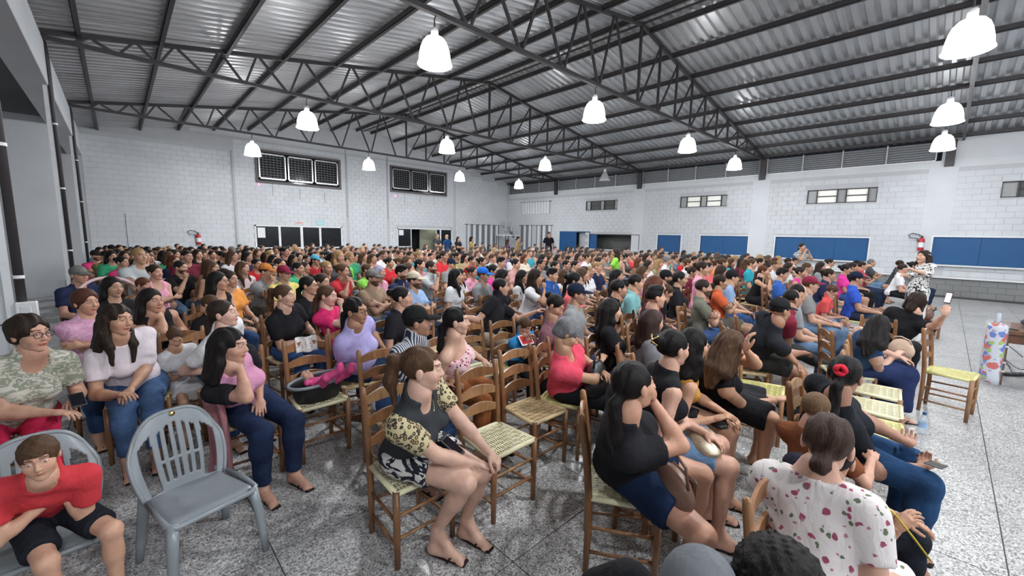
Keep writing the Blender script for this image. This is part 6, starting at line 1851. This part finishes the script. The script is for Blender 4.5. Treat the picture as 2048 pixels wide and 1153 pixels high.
# black rucksack-like bag on the coral tee lap
t = thing('handbag', 'black leather handbag held on the lap of the coral tee', 'bag', (2.820,1.909,0.700), 20)
grown('bag_body', [E_((0,0,.02),(.15,.075,.15)), E_((0,0,-.05),(.15,.085,.10),.06)], M['blackc'], t, .008)
grown('front_pocket', [E_((0,-.07,-.03),(.10,.035,.08))], M['blackc'], t); MB().tube([(-.09,-.09,.03),(0,-.105,.05),(.09,-.09,.03)], .004, 6).obj('zip', M['alu'], t)
MB().tube([(-.1,0,.13),(-.07,0,.24),(.07,0,.24),(.1,0,.13)], .010, 8).obj('handle', M['blackc'], t)
t = thing('handbag', 'brown leather flap handbag on the lap of the black tee front person', 'bag', (1.947,0.836,0.650), 60); t.scale = (.85,)*3
grown('bag_body', [E_((0,0,.0),(.17,.065,.12)), E_((0,0,-.04),(.16,.075,.09),.06)], M['brownl'], t, .008)
MB().box((-.12,-.088,-.06),(.12,-.07,.08),.012).obj('flap', M['brownl'], t); MB().box((-.03,-.094,-.01),(.03,-.086,.01),.003).obj('buckle', M['goldm'], t)
MB().tube([(-.15,0,.06),(-.14,.02,.19),(0,.03,.25),(.14,.02,.19),(.15,0,.06)], .009, 8).obj('strap', M['brownl'], t)
t = thing('handbag', 'flat gold metallic clutch bag on the denim skirt', 'bag', (2.556,0.914,0.630), 40)
grown('bag_body', [E_((0,0,0),(.155,.10,.055)), E_((.06,0,0),(.10,.09,.05),.05)], M['gold'], t, .007); MB().tube([(-.14,-.05,.02),(0,-.095,.03),(.15,-.05,.02)], .003, 6).obj('zip', M['goldm'], t)
t = thing('purse', 'dark leather purse on the lap of the mustard top', 'bag', (2.951,0.970,0.620), 30)
grown('bag_body', [E_((0,0,0),(.09,.06,.03))], M['blackc'], t); MB().tube([(-.08,-.03,.01),(0,-.058,.014),(.08,-.03,.01)], .003, 6).obj('zip', M['alu'], t)
t = thing('handbag', 'beige shoulder bag with gold clasp on the denim dress lap', 'bag', (6.339,0.231,0.700), 50); t.scale = (.75,)*3
grown('bag_body', [E_((0,0,.0),(.17,.08,.14)), E_((0,0,-.05),(.16,.09,.09),.06)], M['beige'], t, .008); MB().lathe([(0,0),(.02,0),(.02,.01),(0,.01)], 12, (0,-.09,.02)).obj('clasp', M['goldm'], t)
MB().tube([(-.14,0,.09),(-.12,.02,.15),(.0,.03,.18),(.12,.02,.15),(.14,0,.09)], .010, 8).obj('strap', M['beige'], t)
phone((7.605,-0.084,1.200), 235, 80, 'lit phone raised to film the presenter', True)
phone((3.182,-0.088,0.680), 80, 12, 'dark phone held by the red hair tie person')
phone((1.287,1.810,0.700), 30, 35, 'pink cased phone on the lap of the leopard sleeved person')
phone((-0.277,3.899,0.745), 10, 20, 'dark phone held by the lace top person')
phone((0.863,5.762,1.000), 30, 70, 'dark phone held up in the left rows beside the dark haired person with glasses')
t = thing('tablet', 'small red tablet held by the blue tee child', 'tablet', (3.030,2.944,0.800), 0); t.rotation_euler = (radians(50),0,0)
MB().box((-.09,-.06,-.005),(.09,.06,.005),.004).obj('case', M['whitep'], t); MB().box((-.075,-.048,.0055),(.075,.048,.0065)).obj('screen', M['red'], t)
# ponytail scrunchie, hair clip, watch
def on_head(key, name, mb, mat, label=None):
    r, F, HM = HERO[key]; o = mb.obj(name, mat, r); o.matrix_local = HM; 
    if label: o['label'] = label
on_head(20, 'hair_tie', MB().tube([(.022*cos(a), .112 + .008*sin(3*a), .035+.022*sin(a)) for a in np.linspace(0,2*pi,19)], .015, 8), plain('red_velvet', (.60,.01,.03), .8, bmp=.6, bd=.006), 'red velvet hair tie')
on_head(12, 'hair_clip', MB().tube([(-.03,.15,.09),(0,.17,.06),(.03,.15,.03)], .005, 6).tube([(.03,.15,.09),(0,.17,.05),(-.03,.15,.03)], .005, 6), M['goldm'], 'metal hair clip')
on_head(19, 'hair_clip', MB().box((-.088,.0,.035),(-.078,.055,.05),.004).box((.078,.0,.035),(.088,.055,.05),.004), M['whitep'], 'white hair clip')
# necklaces
for k, mt in ((12,'goldm'),(6,'goldm')):
    r, F, HM = HERO[k]; T_ = F['T']
    MB().tube([T_(sin(a)*.062, -.02-.075*cos(a*.9), .445-.075*max(0,cos(a))) for a in np.linspace(-1.7,1.7,15)], .0022, 5).obj('necklace', M[mt], r)
# tattoo on the forearm of the leopard sleeved person is left to the skin; lanyard of the hidden neighbour
# carrier with a baby on a chair
cx_, cy_, _ = (0.960,3.284,0.600)
t = thing('baby_carrier', 'black baby carrier tub standing on the wooden chair', 'carrier', (1.15, 3.60, .475), 8); t.scale = (.82,)*3
def tub(u, v):
    a = 2*pi*u; r = .80 + .28*v; return (cos(a)*.27*r*(1 if abs(cos(a)) < .9 else .98), sin(a)*.17*r, .19*v + (.02*cos(a) if v > .9 else 0))
solidify(MB().grid(tub, 36, 8).obj('tub', M['black'], t), .012); MB().tube([tub(u,1) for u in np.linspace(0,1,37)], .017, 8).obj('rim', M['plastic'], t)
MB().add([(.2*cos(a)*1, .125*sin(a), .02) for a in np.linspace(0,2*pi,25)[:-1]], [tuple(range(24))]).obj('cushion', M['blackc'], t)
b = thing('person', 'baby in pink sleepsuit lying in the black carrier, feet up on the cloth', 'person', (1.17, 3.58, .59), 20)
hv, hq, ht = head_mesh('f', .0062); Rb = rotx(radians(-78)); 
bd, bq = grow([E_((0,0,0),(.075,.11,.06)), C((0,.09,.01),(0,.13,.01),.03,.03,.02), C((.05,-.07,.02),(.10,-.20,.10),.042,.034,.02), C((.10,-.20,.10),(.06,-.30,.16),.034,.026,.02), C((-.05,-.07,.02),(-.09,-.19,.12),.042,.034,.02), C((-.09,-.19,.12),(-.05,-.29,.19),.034,.026,.02), E_((.06,-.31,.18),(.028,.03,.045)), E_((-.05,-.30,.21),(.028,.03,.045)),
    C((.07,.06,.02),(.13,.0,.06),.028,.024,.02), C((-.07,.06,.02),(-.13,.0,.05),.028,.024,.02)], .007, .002)
link('sleepsuit', mesh_np('sleepsuit', bd, bq), M['cloth'], b, (.72,.10,.28))
vv = (hv*.68)@Rb.T + V3(0,.19,.02); me = mesh_np('body', vv, hq); at = me.color_attributes.new('tint','FLOAT_COLOR','POINT'); at.data.foreach_set('color', np.c_[ht, np.ones(len(ht))].astype(np.float32).ravel()); link('body', me, M['skin'], b, (.6,.38,.3))
hm = link('hair', hair_mesh('crop', .0085), M['hair'], b, HAIRC['d']); hm.matrix_local = Matrix([list(Rb[i]*.68)+[[0,.19,.02][i]] for i in range(3)]+[[0,0,0,1]])
def drape(name, pts_fn, mat, label, cat, nu=16, nv=16, th=.006):
    o = MB().grid(pts_fn, nu, nv).obj(name, mat); solidify(o, th); tag(o, label, cat); return o
drape('burp_cloth', lambda u,v: (1.15-.09+.18*u, 3.82+.04+.02*sin(u*9)+ (.045 if v<.5 else -.035)*abs(2*v-1), .955-.26*abs(v-.5)*1.0), m_spots('cloth_print', (.62,.60,.58), [(.5,.25,.28),(.3,.35,.3)], 30, .2), 'white patterned cloth hung over the chair back behind the baby carrier', 'cloth')
drape('fluffy_blanket', lambda u,v: (.40+.035*sin(u*13+v)+.10*v*(1-v), 3.30+.42*u+.02*sin(v*7), .72-.64*v-.05*sin(u*3.1)), M['fluff'], 'pink fluffy blanket hanging beside the pink and black tee', 'blanket', 30, 24, .025)
# sandals kicked off by the lilac tee
for k, (x, y, rz) in enumerate((((1.642,3.890,-0.000)[0], (1.642,3.890,-0.000)[1], 40),)):
    t = thing('sandal', 'brown platform sandal lying on the floor under the lilac tee', 'shoe', (x, y, 0), rz)
    grown('sole', [C((0,-.11,.02),(0,.10,.03),.038,.032,.01), PL((0,0,.002),(0,0,-1))], M['darkwood'], t, .006, 0); MB().tube([(-.042,-.05,.03),(0,-.055,.085),(.042,-.05,.03)], .012, 8).obj('strap', M['beige'], t)
# water bottle on the floor
t = thing('water_bottle', 'clear plastic water bottle standing on the floor by the denim dress', 'bottle', (5.667,-0.026,0.000))
MB().lathe([(0,0),(.033,.002),(.035,.02),(.035,.13),(.03,.16),(.014,.19),(.014,.2)], 18).obj('bottle', M['clear'], t); MB().lathe([(0,.2),(.016,.2),(.016,.222),(0,.222)], 14).obj('bottle_cap', M['blue'], t); MB().lathe([(.0355,.07),(.0355,.12)], 18).obj('paper_label', plain('label_blue',(.3,.45,.7),.5), t)
# presenter's table with bag, cloth roll, cables
tx, ty = 8.55, -.72
t = thing('table', 'dark wooden table cut by the right edge', 'table', (tx, ty, 0), 0)
MB().box((-.08,-1.5,.70),(.85,.12,.76),.008).obj('tabletop', M['darkwood'], t); MB().box((-.04,-1.4,.58),(.80,.08,.70)).obj('apron', M['darkwood'], t)
for x, y in ((-.02,.05),(.75,.05),(-.02,-1.4),(.75,-1.4)): MB().bar((x,y,0),(x+(.02 if x>0 else -.02)*0,y,.60),.07,.07).obj('leg', M['darkwood'], t)
for z in (.18,.30,.52): MB().box((-.062,.008,z),(.022,.092,z+.022)).obj('tape_band', M['whitep'], t)
t = thing('laptop_bag', 'black padded bag lying on the table at the right edge', 'bag', (tx+.45, ty-.38, .76), 10)
grown('bag_body', [E_((0,0,.06),(.30,.28,.10)), PL((0,0,.0),(0,0,-1))], M['blackc'], t, .012); MB().tube([(-.1,-.2,.12),(0,-.22,.18),(.1,-.2,.12)], .012, 6).obj('handle', M['blackc'], t)
t = thing('pen', 'dark marker pen lying at the corner of the table', 'pen', (tx-.02, ty+.02, .77), 60); MB().tube([(-.08,0,0),(.08,0,0)], .009, 8).obj('barrel', M['black'], t)
M['wrap'] = m_glassy('thin_wrap', (.85,.9,.95), .15)
m_ban = m_spots('printed_banner', (.60,.62,.68), [(.60,.06,.04),(.05,.14,.55),(.30,.48,.04),(.35,.33,.5)], 7.5, .40)
t = thing('banner', 'rolled plastic banner with red, blue and green print leaning on the table', 'banner', (tx-.13, ty+.14, 0), 20)
solidify(MB().grid(lambda u,v: (.11*cos(4.4*u+1.2)*(1+.05*v), .09*sin(4.4*u+1.2), .03+.80*v+.02*sin(7*u)), 30, 10).obj('banner_sheet', m_ban, t), .003)
MB().grid(lambda u,v: (.125*cos(6.28*u), .105*sin(6.28*u), .01+.86*v), 24, 8).obj('plastic_wrap', M['wrap'], t); MB().tube([(0,0,.86),(0,.0,.98)], .02, 8).obj('wrap_neck', M['clear'], t)
t = thing('power_strip', 'black power strip on the floor at the right edge', 'socket', (9.263,-0.871,0.000), -40); MB().box((-.16,-.03,0),(.16,.03,.04),.006).obj('strip_body', M['black'], t)
for k in range(3): MB().lathe([(0,.041),(.018,.041),(.018,.044)], 12, (-.1+.1*k,0,0)).obj('socket', M['steel'], t)
for k, (pts, lb) in enumerate((([(9.263,-0.871,0.000), (10.435,-0.859,0.000), (tx+.3,ty-.2,.2), (tx+.2,ty-.4,.72)], 'black cable rising from the power strip to the table'), ([(9.838,-0.871,0.004), (11.031,-0.810,0.004), (11.991,-0.966,0.004), (10.897,-1.083,0.004)], 'black cable looping on the floor at the right edge'))):
    P_ = [Vector(p) for p in pts]; c_ = []
    for i in range(len(P_)-1):
        a, b2 = P_[i], P_[i+1]; p0 = P_[max(i-1,0)]; p3_ = P_[min(i+2,len(P_)-1)]
        for s_ in np.linspace(0,1,9)[:-1]:
            c_.append(.5*((2*a)+(b2-p0)*s_+(2*p0-5*a+4*b2-p3_)*s_*s_+(3*a-p0-3*b2+p3_)*s_**3))
    for c0 in c_: c0.z = max(c0.z, .006)
    o = MB().tube(c_+[P_[-1]], .006, 6).obj('cable', M['black']); tag(o, lb, 'cable')
# wooden stool with a dark bag beyond the presenter
t = thing('stool', 'small wooden stool with a dark bag near the presenter', 'stool', (11.75,.12,0), 10)
MB().box((-.2,-.2,.28),(.2,.2,.33),.01).obj('seat', M['wood'], t)
for x in (-.16,.16):
    for y in (-.16,.16): MB().bar((x,y,0),(x,y,.29),.04,.04).obj('leg', M['wood'], t)
t = thing('backpack', 'dark bag standing on the small wooden stool', 'bag', (11.75,.12,.33)); grown('bag_body', [E_((0,0,.12),(.13,.09,.13)), PL((0,0,0),(0,0,-1))], M['brownl'], t, .01); MB().tube([(-.05,-.08,.2),(0,-.1,.28),(.05,-.08,.2)], .01, 6).obj('handle', M['blackc'], t)
# pink-rimmed hoop leaning between the left rows
t = thing('play_hoop', 'pale pink plastic hoop leaning between the seated people at the far left', 'hoop', (-.12, 8.0, .86)); t.rotation_euler = (radians(58), radians(28), 0)
MB().tube([(.36*cos(a), .36*sin(a), 0) for a in np.linspace(0,2*pi,37)], .022, 8).obj('ring', plain('pale_pink', (.62,.42,.42), .4), t)
# upturned chairs heaped in the far corner
for k, (x, y, z, rx, rzz, lb) in enumerate(((19.6,21.2,2.75,180,30,'upturned grey plastic chair, higher of the heap in the far corner'),(19.3,20.7,2.45,172,75,'upturned grey plastic chair, lower of the heap in the far corner'))):
    c = plastic_chair(x, y, 0, lb); c.location = (x,y,z); c.rotation_euler = (radians(rx),0,radians(rzz)); c['group'] = 'upturned chairs in the corner'
t = thing('table', 'folding table carrying the upturned chairs in the far corner', 'table', (19.5,21.0,0)); MB().box((-.6,-.5,1.78),(.6,.5,1.84)).obj('tabletop', M['frame_white'], t)
for x in (-.55,.55):
    for y in (-.45,.45): MB().bar((x,y,0),(x,y,1.78),.04,.04).obj('leg', M['steel'], t)
# leaning straps of the phone person, yellow lanyard
MB().tube([(2.310,0.103,0.800), (2.360,0.030,0.720), (2.403,-0.041,0.620), (2.471,-0.096,0.520)], .010, 8, flat=.4).obj('lanyard', plain('yellow_strap', (.55,.45,.04), .6)).name = 'lanyard'
tag(bpy.data.objects['lanyard'], 'yellow lanyard strap hanging beside the white floral blouse', 'strap')
